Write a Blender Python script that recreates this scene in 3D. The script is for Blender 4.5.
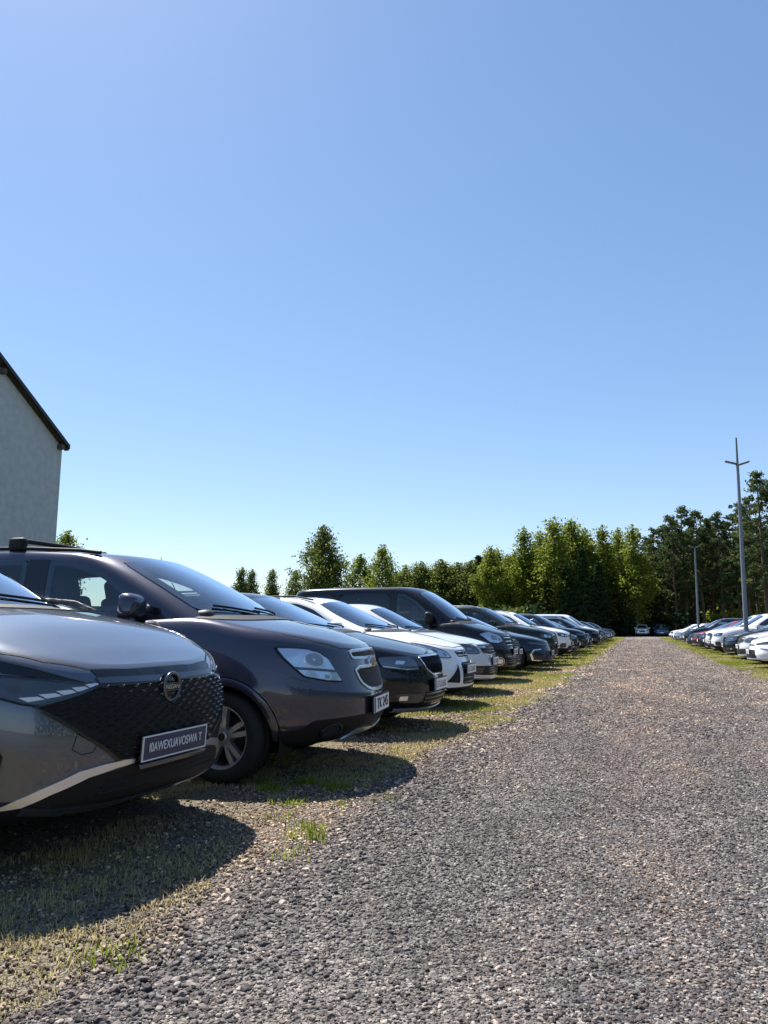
import bpy, bmesh, math, random
import numpy as np
from mathutils import Vector, Matrix
from mathutils.bvhtree import BVHTree
from mathutils.geometry import delaunay_2d_cdt

for _o in list(bpy.data.objects):
    bpy.data.objects.remove(_o)
SC = bpy.context.scene
COL = SC.collection
RNG = random.Random(7)
NP = np.random.default_rng(7)

# ------------------------------------------------------------------ camera
CAM_H = 1.05
YAW, PITCH = math.radians(18.73), math.radians(8.98)
cam_data = bpy.data.cameras.new('camera')
cam_data.sensor_fit = 'VERTICAL'
cam_data.sensor_height = 36.0
cam_data.sensor_width = 27.0
cam_data.lens = 740 / 1024 * 36.0
cam_data.clip_start = 0.05
cam_data.clip_end = 3000
cam = bpy.data.objects.new('camera', cam_data)
COL.objects.link(cam)
cam.location = (0, 0, CAM_H)
cam.rotation_euler = (math.radians(90) + PITCH, 0, YAW)
SC.camera = cam

# ------------------------------------------------------------------ sky and sun
SUN_EL = math.radians(57)
SUN_AZ = math.radians(55)          # to the left of the road direction (+Y)
w = bpy.data.worlds.new('World')
SC.world = w
w.use_nodes = True
nt = w.node_tree
bg = nt.nodes['Background']
sky = nt.nodes.new('ShaderNodeTexSky')
sky.sky_type = 'NISHITA'
sky.sun_disc = False
sky.sun_elevation = SUN_EL
sky.sun_rotation = -SUN_AZ
sky.air_density = 1.0
sky.dust_density = 0.25
sky.ozone_density = 3.0
hs = nt.nodes.new('ShaderNodeHueSaturation')
hs.inputs['Saturation'].default_value = 1.15
sg_ = nt.nodes.new('ShaderNodeGamma')
sg_.inputs['Gamma'].default_value = .76
nt.links.new(sky.outputs['Color'], hs.inputs['Color'])
nt.links.new(hs.outputs['Color'], sg_.inputs['Color'])
tn = nt.nodes.new('ShaderNodeMix')
tn.data_type = 'RGBA'
tn.blend_type = 'MULTIPLY'
tn.inputs[0].default_value = 1
tn.inputs[7].default_value = (.965, .972, 1.03, 1)
nt.links.new(sg_.outputs['Color'], tn.inputs[6])
nt.links.new(tn.outputs[2], bg.inputs['Color'])
bg.inputs['Strength'].default_value = 0.11
sd = bpy.data.lights.new('sun', 'SUN')
sd.energy = 5.0
sd.angle = math.radians(0.5)
sd.color = (1.0, 0.955, 0.88)
sun = bpy.data.objects.new('sun', sd)
COL.objects.link(sun)
_d = Vector((-math.sin(SUN_AZ) * math.cos(SUN_EL), math.cos(SUN_AZ) * math.cos(SUN_EL), math.sin(SUN_EL)))
sun.rotation_euler = _d.to_track_quat('Z', 'Y').to_euler()
sun.location = _d * 60
SC.view_settings.view_transform = 'Standard'
SC.view_settings.look = 'None'
SC.view_settings.exposure = 1.14
SC.view_settings.gamma = 1
SC.view_settings.use_curve_mapping = False

# ------------------------------------------------------------------ materials
MATS = {}


def mat(name, color, rough=.5, metal=0., coat=0., spec=.5, noise=0., nscale=20., emis=None):
    """plain principled material with a touch of procedural variation"""
    if name in MATS:
        return MATS[name]
    m = bpy.data.materials.new(name)
    m.use_nodes = True
    n, l = m.node_tree.nodes, m.node_tree.links
    b = n['Principled BSDF']
    b.inputs['Base Color'].default_value = (*color, 1)
    b.inputs['Roughness'].default_value = rough
    b.inputs['Metallic'].default_value = metal
    b.inputs['Coat Weight'].default_value = coat
    b.inputs['Coat Roughness'].default_value = .04
    b.inputs['Specular IOR Level'].default_value = spec
    if noise > 0:
        tc = n.new('ShaderNodeTexCoord')
        t = n.new('ShaderNodeTexNoise')
        t.inputs['Scale'].default_value = nscale
        t.inputs['Detail'].default_value = 6
        l.new(tc.outputs['Object'], t.inputs['Vector'])
        mx = n.new('ShaderNodeMix')
        mx.data_type = 'RGBA'
        mx.blend_type = 'MULTIPLY'
        mx.inputs[0].default_value = 1
        cr = n.new('ShaderNodeValToRGB')
        cr.color_ramp.elements[0].position = .3
        cr.color_ramp.elements[1].position = .7
        cr.color_ramp.elements[0].color = (1 - noise,) * 3 + (1,)
        cr.color_ramp.elements[1].color = (1 + noise * .3,) * 3 + (1,)
        l.new(t.outputs['Fac'], cr.inputs['Fac'])
        mx.inputs[6].default_value = (*color, 1)
        l.new(cr.outputs['Color'], mx.inputs[7])
        l.new(mx.outputs[2], b.inputs['Base Color'])
        mr = n.new('ShaderNodeMapRange')
        mr.inputs['To Min'].default_value = max(0, rough - .06)
        mr.inputs['To Max'].default_value = rough + .08
        l.new(t.outputs['Fac'], mr.inputs['Value'])
        l.new(mr.outputs['Result'], b.inputs['Roughness'])
    if emis:
        b.inputs['Emission Color'].default_value = (*emis, 1)
        b.inputs['Emission Strength'].default_value = 1
    MATS[name] = m
    return m


def paint(name, color, metal=.6, rough=.33, dust=.04):
    """car paint: base with flake sparkle, clear coat and a thin film of dust"""
    key = 'paint_' + name
    if key in MATS:
        return MATS[key]
    m = mat(key, color, rough, metal, coat=1.0)
    n, l = m.node_tree.nodes, m.node_tree.links
    b = n['Principled BSDF']
    b.inputs['Coat Roughness'].default_value = .03
    lum = max(color)
    b.inputs['Specular IOR Level'].default_value = .5 if lum > .3 else .06
    b.inputs['Coat Weight'].default_value = 1.0 if lum > .03 else .85
    tc = n.new('ShaderNodeTexCoord')
    t = n.new('ShaderNodeTexNoise')
    t.inputs['Scale'].default_value = 3.5
    t.inputs['Detail'].default_value = 9
    t.inputs['Roughness'].default_value = .65
    l.new(tc.outputs['Object'], t.inputs['Vector'])
    t2 = n.new('ShaderNodeTexNoise')
    t2.inputs['Scale'].default_value = 160
    t2.inputs['Detail'].default_value = 2
    l.new(tc.outputs['Object'], t2.inputs['Vector'])
    ma = n.new('ShaderNodeMath')
    ma.operation = 'MULTIPLY'
    l.new(t.outputs['Fac'], ma.inputs[0])
    l.new(t2.outputs['Fac'], ma.inputs[1])
    geo = n.new('ShaderNodeNewGeometry')
    sep = n.new('ShaderNodeSeparateXYZ')
    l.new(geo.outputs['Normal'], sep.inputs[0])
    up = n.new('ShaderNodeMapRange')
    up.inputs['From Min'].default_value = .2
    up.inputs['To Min'].default_value = .25
    l.new(sep.outputs['Z'], up.inputs['Value'])
    du = n.new('ShaderNodeMapRange')
    du.inputs['From Min'].default_value = .12
    du.inputs['From Max'].default_value = .5
    du.inputs['To Max'].default_value = dust * 2
    l.new(ma.outputs[0], du.inputs['Value'])
    m2 = n.new('ShaderNodeMath')
    m2.operation = 'MULTIPLY'
    l.new(du.outputs['Result'], m2.inputs[0])
    l.new(up.outputs['Result'], m2.inputs[1])
    mx = n.new('ShaderNodeMix')
    mx.data_type = 'RGBA'
    l.new(m2.outputs[0], mx.inputs[0])
    mx.inputs[6].default_value = (*color, 1)
    mx.inputs[7].default_value = (.34, .31, .27, 1)
    l.new(mx.outputs[2], b.inputs['Base Color'])
    cr = n.new('ShaderNodeMapRange')
    cr.inputs['To Min'].default_value = .02
    cr.inputs['To Max'].default_value = .16
    l.new(m2.outputs[0], cr.inputs['Value'])
    l.new(cr.outputs['Result'], b.inputs['Coat Roughness'])
    return m


def glass(name, tint=(.75, .85, .85), clear=.75, rough=.01, gloss=1.0):
    """thin pane: see-through with fresnel gloss"""
    if name in MATS:
        return MATS[name]
    m = bpy.data.materials.new(name)
    m.use_nodes = True
    n, l = m.node_tree.nodes, m.node_tree.links
    n.remove(n['Principled BSDF'])
    out = n['Material Output']
    tr = n.new('ShaderNodeBsdfTransparent')
    tr.inputs['Color'].default_value = (tint[0] * clear, tint[1] * clear, tint[2] * clear, 1)
    gl = n.new('ShaderNodeBsdfGlossy')
    gl.inputs['Roughness'].default_value = rough
    gl.inputs['Color'].default_value = (.92, .96, 1, 1)
    lw = n.new('ShaderNodeLayerWeight')
    lw.inputs['Blend'].default_value = .5
    pw = n.new('ShaderNodeMath')
    pw.operation = 'POWER'
    pw.inputs[1].default_value = 4.2
    l.new(lw.outputs['Facing'], pw.inputs[0])
    mul = n.new('ShaderNodeMath')
    mul.operation = 'MULTIPLY_ADD'
    mul.inputs[1].default_value = .92 * gloss
    mul.inputs[2].default_value = .075 * gloss
    mul.use_clamp = True
    l.new(pw.outputs[0], mul.inputs[0])
    ms = n.new('ShaderNodeMixShader')
    l.new(mul.outputs[0], ms.inputs[0])
    l.new(tr.outputs[0], ms.inputs[1])
    l.new(gl.outputs[0], ms.inputs[2])
    l.new(ms.outputs[0], out.inputs['Surface'])
    MATS[name] = m
    return m


M_PLASTIC = mat('black_plastic', (.008, .008, .009), .6, spec=.3, noise=.25, nscale=60)
M_GLOSS = mat('gloss_black_trim', (.005, .005, .006), .14, coat=.2)
M_INT = mat('interior_cloth', (.045, .046, .052), .85, noise=.3, nscale=90)
M_DASH = mat('dashboard_plastic', (.02, .02, .022), .6, noise=.2)
M_CHROME = mat('chrome_trim', (.72, .73, .75), .13, 1.0)
M_SATIN = mat('satin_metal_trim', (.72, .73, .75), .3, .85)
M_RUBBER = mat('tyre_rubber', (.013, .013, .014), .8, noise=.4, nscale=40)
M_ALLOY = mat('alloy_wheel', (.42, .42, .43), .34, .75, coat=.3)
M_DISC = mat('brake_disc', (.05, .047, .045), .5, .6)
M_GLASS = glass('window_glass', (.8, .9, .9), .92)
M_TINT = glass('tinted_glass', (.5, .55, .58), .16)
M_WSCREEN = glass('windscreen_glass', (.78, .9, .92), .85, gloss=1.9)
M_LENS = glass('lamp_lens', (1, 1, 1), .95, gloss=.75)
M_LAMPSILV = mat('lamp_reflector', (.62, .66, .72), .18, .95)
M_LAMPDARK = mat('lamp_housing', (.03, .033, .038), .25, .3, coat=.6)
M_LED = mat('led_strip', (.75, .78, .82), .25)
M_AMBER = mat('amber_lens', (.6, .2, .02), .2, coat=.6)
M_RED = mat('tail_lamp_red', (.35, .012, .012), .18, coat=.8)
M_PLATE = mat('number_plate_white', (.86, .87, .86), .45, noise=.12, nscale=15)
M_PLBLUE = mat('number_plate_blue', (.02, .05, .22), .45)
M_DEALER = mat('dealer_plate_navy', (.012, .022, .075), .35, coat=.2)
M_INK = mat('plate_ink', (.012, .012, .014), .5)
M_WHITEINK = mat('white_lettering', (.72, .74, .76), .45)
M_MIRROR = mat('mirror_glass', (.85, .87, .9), .02, 1.0)


# ------------------------------------------------------------------ object helpers
def obj(name, bm, mats, parent=None, smooth=35, loc=None):
    me = bpy.data.meshes.new(name)
    if isinstance(bm, bmesh.types.BMesh):
        bm.normal_update()
        bm.to_mesh(me)
        bm.free()
    o = bpy.data.objects.new(name, me)
    COL.objects.link(o)
    for m in (mats if isinstance(mats, (list, tuple)) else [mats]):
        me.materials.append(m)
    if smooth and len(me.polygons):
        me.polygons.foreach_set('use_smooth', [True] * len(me.polygons))
        me.set_sharp_from_angle(angle=math.radians(smooth))
    if parent is not None:
        o.parent = parent
    if loc is not None:
        o.location = loc
    return o


def tag(o, label=None, cat=None, group=None, kind=None):
    if label:
        o['label'] = label
    if cat:
        o['category'] = cat
    if group:
        o['group'] = group
    if kind:
        o['kind'] = kind
    return o


def empty(name, loc=(0, 0, 0), rz=0.):
    o = bpy.data.objects.new(name, None)
    o.empty_display_size = .3
    COL.objects.link(o)
    o.location = loc
    o.rotation_euler = (0, 0, rz)
    return o


def kids(o):
    return list(o.children)


def copy_tree(o, parent=None, skip=()):
    c = o.copy()
    COL.objects.link(c)
    if parent is not None:
        c.parent = parent
    for ch in kids(o):
        if ch.name.split('.')[0] in skip:
            continue
        copy_tree(ch, c, skip)
    return c


def set_paint(o, m):
    for ch in [o] + kids(o):
        for s in ch.material_slots:
            if s.material and s.material.name.startswith('paint_'):
                s.link = 'OBJECT'
                s.material = m
        if ch is not o:
            set_paint(ch, m)


def quad(bm, a, b, c, d, mi=0):
    try:
        f = bm.faces.new((a, b, c, d))
        f.material_index = mi
        return f
    except ValueError:
        return None


def add_box(bm, c, s, rot=None, mi=0, bevel=0., seg=2):
    r = bmesh.ops.create_cube(bm, size=1)
    vs = r['verts']
    bmesh.ops.scale(bm, vec=s, verts=vs)
    fs = list({f for v in vs for f in v.link_faces})
    if bevel > 0:
        es = list({e for v in vs for e in v.link_edges})
        rr = bmesh.ops.bevel(bm, geom=es, offset=bevel, segments=seg, affect='EDGES', profile=.5)
        vs = list({v for f in rr['faces'] for v in f.verts} | {v for v in vs if v.is_valid})
        fs = list({f for v in vs for f in v.link_faces})
    for f in fs:
        f.material_index = mi
    if rot is not None:
        bmesh.ops.transform(bm, matrix=rot.to_4x4(), verts=vs)
    bmesh.ops.translate(bm, vec=c, verts=vs)
    return vs


def add_tube(bm, pts, rad, n=8, mi=0, cap=True):
    pts = [Vector(p) for p in pts]
    rs = rad if isinstance(rad, (list, tuple)) else [rad] * len(pts)
    rings = []
    up = Vector((0.13, .27, .95)).normalized()
    for i, p in enumerate(pts):
        t = (pts[min(i + 1, len(pts) - 1)] - pts[max(i - 1, 0)]).normalized()
        a = t.cross(up)
        if a.length < 1e-3:
            a = t.cross(Vector((1, 0, 0)))
        a.normalize()
        b = t.cross(a).normalized()
        rings.append([bm.verts.new(p + (a * math.cos(k * 2 * math.pi / n) + b * math.sin(k * 2 * math.pi / n)) * rs[i]) for k in range(n)])
    for r0, r1 in zip(rings, rings[1:]):
        for k in range(n):
            quad(bm, r0[k], r0[(k + 1) % n], r1[(k + 1) % n], r1[k], mi)
    if cap:
        for r in (rings[0], rings[-1]):
            try:
                bm.faces.new(r).material_index = mi
            except ValueError:
                pass


def add_lathe_y(bm, prof, n=36, mi=0, c=(0, 0, 0)):
    """revolve (radius, y) profile about the y axis"""
    rings = []
    for r, y in prof:
        rings.append([bm.verts.new((c[0] + r * math.cos(k * 2 * math.pi / n), c[1] + y, c[2] + r * math.sin(k * 2 * math.pi / n))) for k in range(n)])
    for r0, r1 in zip(rings, rings[1:]):
        for k in range(n):
            quad(bm, r0[k], r0[(k + 1) % n], r1[(k + 1) % n], r1[k], mi)
    return rings


def pchip(xs, ys):
    x = np.asarray(xs, float)
    y = np.asarray(ys, float)
    h = np.diff(x)
    dl = np.diff(y) / h
    m = np.zeros_like(y)
    if len(x) == 2:
        m[:] = dl[0]
    else:
        for i in range(1, len(x) - 1):
            if dl[i - 1] * dl[i] > 0:
                w1, w2 = 2 * h[i] + h[i - 1], h[i] + 2 * h[i - 1]
                m[i] = (w1 + w2) / (w1 / dl[i - 1] + w2 / dl[i])
        m[0], m[-1] = dl[0], dl[-1]

    def f(q):
        q = np.clip(np.asarray(q, float), x[0], x[-1])
        i = np.clip(np.searchsorted(x, q, side='right') - 1, 0, len(x) - 2)
        t = (q - x[i]) / h[i]
        return ((2 * t**3 - 3 * t**2 + 1) * y[i] + (t**3 - 2 * t**2 + t) * h[i] * m[i]
                + (-2 * t**3 + 3 * t**2) * y[i + 1] + (t**3 - t**2) * h[i] * m[i + 1])
    return f


def inside(poly, a, b):
    c = False
    n = len(poly)
    j = n - 1
    for i in range(n):
        xi, yi = poly[i]
        xj, yj = poly[j]
        if (yi > b) != (yj > b) and a < (xj - xi) * (b - yi) / (yj - yi) + xi:
            c = not c
        j = i
    return c


def rnd(poly, n=2, r=.22, closed=True):
    """cut the corners of an outline"""
    p = [tuple(q) for q in poly]
    for _ in range(n):
        o = []
        m = len(p)
        for i in range(m if closed else m - 1):
            a, b = p[i], p[(i + 1) % m]
            o.append((a[0] + (b[0] - a[0]) * r, a[1] + (b[1] - a[1]) * r))
            o.append((a[0] + (b[0] - a[0]) * (1 - r), a[1] + (b[1] - a[1]) * (1 - r)))
        if not closed:
            o = [p[0]] + o[1:-1] + [p[-1]]
        p = o
        r = .25
    return p


def resample(pts, sp, closed=True):
    out = []
    m = len(pts)
    for i in range(m if closed else m - 1):
        a, b = pts[i], pts[(i + 1) % m]
        d = math.hypot(b[0] - a[0], b[1] - a[1])
        k = max(1, int(math.ceil(d / sp)))
        for j in range(k):
            out.append((a[0] + (b[0] - a[0]) * j / k, a[1] + (b[1] - a[1]) * j / k))
    if not closed:
        out.append(pts[-1])
    q = [out[0]]
    for p in out[1:]:
        if math.hypot(p[0] - q[-1][0], p[1] - q[-1][1]) > 1e-4:
            q.append(p)
    if closed and math.hypot(q[0][0] - q[-1][0], q[0][1] - q[-1][1]) < 1e-4:
        q.pop()
    return q


def mirror(poly):
    return [(-a, b) for a, b in reversed(poly)]

# ------------------------------------------------------------------ cars
class Surf:
    """a surface that trim pieces are laid onto"""

    def __init__(self, bm):
        bm.normal_update()
        bm.verts.ensure_lookup_table()
        bm.verts.index_update()
        self.v = [v.co.copy() for v in bm.verts]
        self.n = [v.normal.copy() for v in bm.verts]
        self.f = [[v.index for v in f.verts] for f in bm.faces]
        self.bvh = BVHTree.FromPolygons(self.v, self.f)

    def hit(self, o, d):
        p, n, i, _ = self.bvh.ray_cast(o, d)
        if p is None:
            p, n, i, _ = self.bvh.find_nearest(o + d * 1.2)
        fv = self.f[i]
        ws = [1 / (1e-6 + (self.v[k] - p).length_squared) for k in fv]
        nn = Vector((0, 0, 0))
        for k, q in zip(fv, ws):
            nn += self.n[k] * q
        if nn.length < 1e-6:
            nn = n.copy()
        nn.normalize()
        if nn.dot(d) > 0:
            nn = -nn
        return p, nn


def levels(keys, n):
    """smooth interpolation through key levels; keys are tuples of equal length"""
    a = np.array(keys, float)
    t = np.zeros(len(a))
    for i in range(1, len(a)):
        t[i] = t[i - 1] + max(.02, abs(a[i, 0] - a[i - 1, 0])) + .6 * abs(a[i, 1] - a[i - 1, 1])
    q = np.unique(np.concatenate([np.linspace(0, t[-1], n), t]))
    keep = [q[0]]
    for x in q[1:]:
        if x - keep[-1] > t[-1] / n * .3:
            keep.append(x)
    keep[-1] = t[-1]
    q = np.array(keep)
    return np.stack([pchip(t, a[:, k])(q) for k in range(a.shape[1])], 1)


def half_outline(L, sf, sr, hw, Lf, Lr, pf, pr, nf, ns, nr):
    th = np.linspace(0, math.pi / 2, nf + 1)
    e = 2 / pf
    yf = hw * np.sin(th)**e
    xf = sf + Lf * (1 - np.cos(th)**e)
    s0, s1 = sf + Lf, L - sr - Lr
    xs = np.linspace(s0, s1, ns + 2)[1:-1]
    ys = np.full_like(xs, hw)
    th = np.linspace(math.pi / 2, 0, nr + 1)
    e = 2 / pr
    yr = hw * np.sin(th)**e
    xr = L - sr - Lr * (1 - np.cos(th)**e)
    yf[0] = 0
    yr[-1] = 0
    return np.concatenate([xf, xs, xr]), np.concatenate([yf, ys, yr])


def stack(bm, rows, zfun, cap_top, mi_fun, ncol=18, cap_bottom=False):
    """closed shell from half outlines rows[k]=(s,y); zfun(k,s,y)->z; symmetric in y"""
    n = len(rows[0][0])
    L = []
    for k, (s, y) in enumerate(rows):
        z = zfun(k, s, y)
        left = [bm.verts.new((-s[i], y[i], z[i])) for i in range(n)]
        right = [left[0]] + [bm.verts.new((-s[i], -y[i], z[i])) for i in range(1, n - 1)] + [left[-1]]
        L.append((left, right))
    for k in range(len(rows) - 1):
        for i in range(n - 1):
            a, b = L[k], L[k + 1]
            m = mi_fun(k, rows[k][0][i])
            quad(bm, a[0][i + 1], a[0][i], b[0][i], b[0][i + 1], m)
            quad(bm, a[1][i], a[1][i + 1], b[1][i + 1], b[1][i], m)

    def cap(k, flip):
        s, y = rows[k]
        left, right = L[k]
        prev = None
        for i in range(n):
            if y[i] < 1e-5:
                row = [left[i]] * (ncol + 1)
            else:
                yy = np.linspace(y[i], -y[i], ncol + 1)
                zz = zfun(k, np.full(ncol + 1, s[i]), yy)
                row = [left[i]] + [bm.verts.new((-s[i], yy[j], zz[j])) for j in range(1, ncol)] + [right[i]]
            if prev:
                for j in range(ncol):
                    vs = [prev[j], prev[j + 1], row[j + 1], row[j]]
                    if not flip:
                        vs.reverse()
                    u = []
                    for v in vs:
                        if v not in u:
                            u.append(v)
                    if len(u) > 2:
                        try:
                            f = bm.faces.new(u)
                            f.material_index = mi_fun(k, s[i])
                        except ValueError:
                            pass
            prev = row
    if cap_top:
        cap(len(rows) - 1, False)
    if cap_bottom:
        cap(0, True)
    return L


class Car:
    """builds one car at the origin: x forward, front bumper at x = L/2; s = metres back from the front"""

    def __init__(self, name, sp):
        self.sp = sp
        self.L, self.W = sp['L'], sp['W']
        self.R = sp.get('R', .33)
        self.root = empty(name)
        self.ax = [sp['fo'], sp['fo'] + sp['wb']]
        self.paint = sp['paint']
        self.shell()

    def rx(self, s):
        return self.L / 2 - s

    # -- body and cabin
    def shell(self):
        sp, L, W = self.sp, self.L, self.W
        hw = W / 2
        zb, zd = pchip(*zip(*sp['zb'])), pchip(*zip(*sp['zd']))
        self.zb, self.zd = zb, zd
        cr = sp.get('crown', .07)
        lev = levels(sp['body'], 36)
        flare = sp.get('flare', .012)
        rows = []
        for ph, sf, sr, wf in lev:
            s, y = half_outline(L, sf, sr, hw * wf, sp.get('Lf', .85), sp.get('Lr', .55), sp.get('pf', 2.6), sp.get('pr', 3.0), 26, 74, 16)
            bump = max(0., 1 - abs((ph - .42) / .5)**2.5)
            g = sum(np.exp(-((s - a) / (self.R * 1.42))**6) for a in self.ax)
            y = np.where(y > 0, y * (1 + (flare * bump * g - sp.get('waist', .012) * bump * (1 - g) * ((s > self.ax[0]) & (s < self.ax[1]))) / hw), 0)
            rows.append((s, y))
        ph = lev[:, 0]

        def zf(k, s, y):
            b, d = zb(s), zd(s)
            return b + (d - b) * ph[k] - cr * max(0, ph[k])**3 * (y / hw)**2
        self.deckz = lambda s, y: float(zd(s)) - cr * (y / hw)**2
        bm = bmesh.new()
        cl = sp.get('clad', .1)
        self.cab0, self.cab1 = sp['cab'][1][1], L - sp['cab'][1][2]
        top = len(rows) - 1
        stack(bm, rows, zf, True, lambda k, s: 1 if ph[k] < cl and k != top else 0, cap_bottom=True)
        bmesh.ops.remove_doubles(bm, verts=bm.verts, dist=2e-4)
        bmesh.ops.translate(bm, vec=(L / 2, 0, 0), verts=bm.verts)
        bmesh.ops.recalc_face_normals(bm, faces=bm.faces)
        self.body = Surf(bm)
        # cabin well
        cw = hw * sp['cab'][1][3]
        for v in bm.verts:
            s = L / 2 - v.co.x
            if self.cab0 + .28 < s < self.cab1 - .14 and abs(v.co.y) < cw - .085 and v.co.z > zd(s) - cr - .03:
                v.co.z = .62
        for f in bm.faces:
            c = f.calc_center_median()
            s = L / 2 - c.x
            if abs(c.y) < cw - .01 and self.cab0 + .1 < s < self.cab1 - .05 and c.z > .5 and f.normal.z > .3:
                f.material_index = 2
            if c.z < .5 and f.normal.z < -.6:
                f.material_index = 1
        # wheel arches
        kill = []
        ra = self.ra = self.R + sp.get('archgap', .055)
        for f in bm.faces:
            c = f.calc_center_median()
            if abs(c.y) < hw - .34:
                continue
            for a in self.ax:
                if math.hypot(c.x - self.rx(a), c.z - self.R) < ra:
                    kill.append(f)
                    break
        bmesh.ops.delete(bm, geom=kill, context='FACES')
        for v in bm.verts:
            if v.is_boundary and abs(v.co.y) > hw - .3:
                for a in self.ax:
                    dx, dz = v.co.x - self.rx(a), v.co.z - self.R
                    r = math.hypot(dx, dz)
                    if .78 * ra < r < 1.22 * ra and v.co.z > float(zb(L / 2 - v.co.x)) + .012:
                        v.co.x = self.rx(a) + dx * ra / r
                        v.co.z = self.R + dz * ra / r
        b = self.bodyobj = obj('body', bm, [self.paint, M_PLASTIC, M_DASH], self.root, 40)
        # wheel wells
        for a in self.ax:
            for sg in (1, -1):
                bm = bmesh.new()
                n = 18
                r0, r1 = [], []
                for k in range(n + 1):
                    t = math.radians(-20 + 220 * k / n)
                    x, z = self.rx(a) + math.cos(t) * (ra + .004), self.R + math.sin(t) * (ra + .004)
                    z = max(z, .16)
                    r0.append(bm.verts.new((x, sg * (hw - .05), z)))
                    r1.append(bm.verts.new((x, sg * (hw - .36), z)))
                for k in range(n):
                    quad(bm, r0[k], r0[k + 1], r1[k + 1], r1[k])
                bm.faces.new(r1)
                obj('wheel_well', bm, M_PLASTIC, b, 40)
        # cabin
        zr = pchip(*zip(*sp['zroof']))
        self.zr = zr
        cr2 = sp.get('roofcrown', .05)
        lev2 = levels(sp['cab'], 27)
        rows2 = []
        for ps, sf, sr, wf in lev2:
            rows2.append(half_outline(L, sf, sr, hw * wf, sp.get('cLf', .5), sp.get('cLr', .4), sp.get('cpf', 2.3), sp.get('cpr', 2.8), 24, 84, 16))
        ps = lev2[:, 0]

        def zf2(k, s, y):
            b0 = zd(s) - cr * .5
            return b0 + (zr(s) - b0) * ps[k] - cr2 * max(0, ps[k])**4 * (y / hw)**2
        bm = bmesh.new()
        stack(bm, rows2, zf2, True, lambda k, s: 0)
        bmesh.ops.remove_doubles(bm, verts=bm.verts, dist=2e-4)
        bmesh.ops.translate(bm, vec=(L / 2, 0, 0), verts=bm.verts)
        bmesh.ops.recalc_face_normals(bm, faces=bm.faces)
        self.cabin = Surf(bm)
        wins = sp['side_windows']
        ws, rw = [[(-.01, q[0][1])] + q + [(-.01, q[-1][1])] for q in (sp['windshield'], sp['rear_window'])]
        kill = []
        for f in bm.faces:
            n = f.normal
            vs = [v.co for v in f.verts]
            if n.x > .22 and all(inside(ws, abs(v.y), v.z) for v in vs):
                kill.append(f)
            elif n.x < -.22 and all(inside(rw, abs(v.y), v.z) for v in vs):
                kill.append(f)
            elif abs(n.y) > .5 and any(all(inside(p, self.L / 2 - v.x, v.z) for v in vs) for p, _ in wins):
                kill.append(f)
        bmesh.ops.delete(bm, geom=kill, context='FACES')
        self.cab = obj('cabin', bm, [self.paint], self.root, 40)

    # -- laying pieces on the surface
    def ray(self, fr, a, b):
        if fr == 'front':
            return Vector((self.L / 2 + .6, a, b)), Vector((-1, 0, 0))
        if fr == 'rear':
            return Vector((-self.L / 2 - .6, a, b)), Vector((1, 0, 0))
        if fr == 'left':
            return Vector((self.rx(a), 1.5, b)), Vector((0, -1, 0))
        if fr == 'right':
            return Vector((self.rx(a), -1.5, b)), Vector((0, 1, 0))
        if fr == 'top':
            return Vector((self.rx(a), b, 2.6)), Vector((0, 0, -1))

    def pt(self, fr, a, b, off=0., on='body'):
        o, d = self.ray(fr, a, b)
        p, n = (self.body if on == 'body' else self.cabin).hit(o, d)
        return p + n * off, n

    def patch(self, bm, fr, poly, off=.004, rim=.014, sp=.035, on='body', mi=0, nor=None, push=None):
        poly = resample(poly, sp)
        k = len(poly)
        xs, ys = [p[0] for p in poly], [p[1] for p in poly]
        pts = list(poly)
        x = min(xs) + sp * .5
        while x < max(xs):
            y = min(ys) + sp * .5
            while y < max(ys):
                if inside(poly, x, y) and min(math.hypot(x - a, y - b) for a, b in poly) > sp * .5:
                    pts.append((x, y))
                y += sp
            x += sp
        vs, es, fs = delaunay_2d_cdt([Vector(p) for p in pts], [], [list(range(k))], 1, 1e-6)[:3]
        o, d = self.ray(fr, 0, 0)
        nv, nn = [], []
        for v in vs:
            p, n = self.pt(fr, v.x, v.y, 0, on)
            e = off if push is None else off + push(v.x, v.y)
            nv.append(bm.verts.new(p + n * e))
            nn.append(n)
        cnt = {}
        for f in fs:
            q = [nv[i] for i in f]
            try:
                fc = bm.faces.new(q)
            except ValueError:
                continue
            fc.normal_update()
            if fc.normal.dot(d) > 0:
                fc.normal_flip()
            fc.material_index = mi
            fc.smooth = True
            for i in range(3):
                e = tuple(sorted((f[i], f[(i + 1) % 3])))
                cnt[e] = cnt.get(e, 0) + 1
        if rim > 0:
            low = {}
            up = {}
            for (i, j), c in cnt.items():
                if c == 1:
                    for q in (i, j):
                        if q not in low:
                            low[q] = bm.verts.new(nv[q].co - nn[q] * rim)
                            up[q] = bm.verts.new(nv[q].co)
                    quad(bm, up[i], up[j], low[j], low[i], mi)
        return nv

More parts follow.
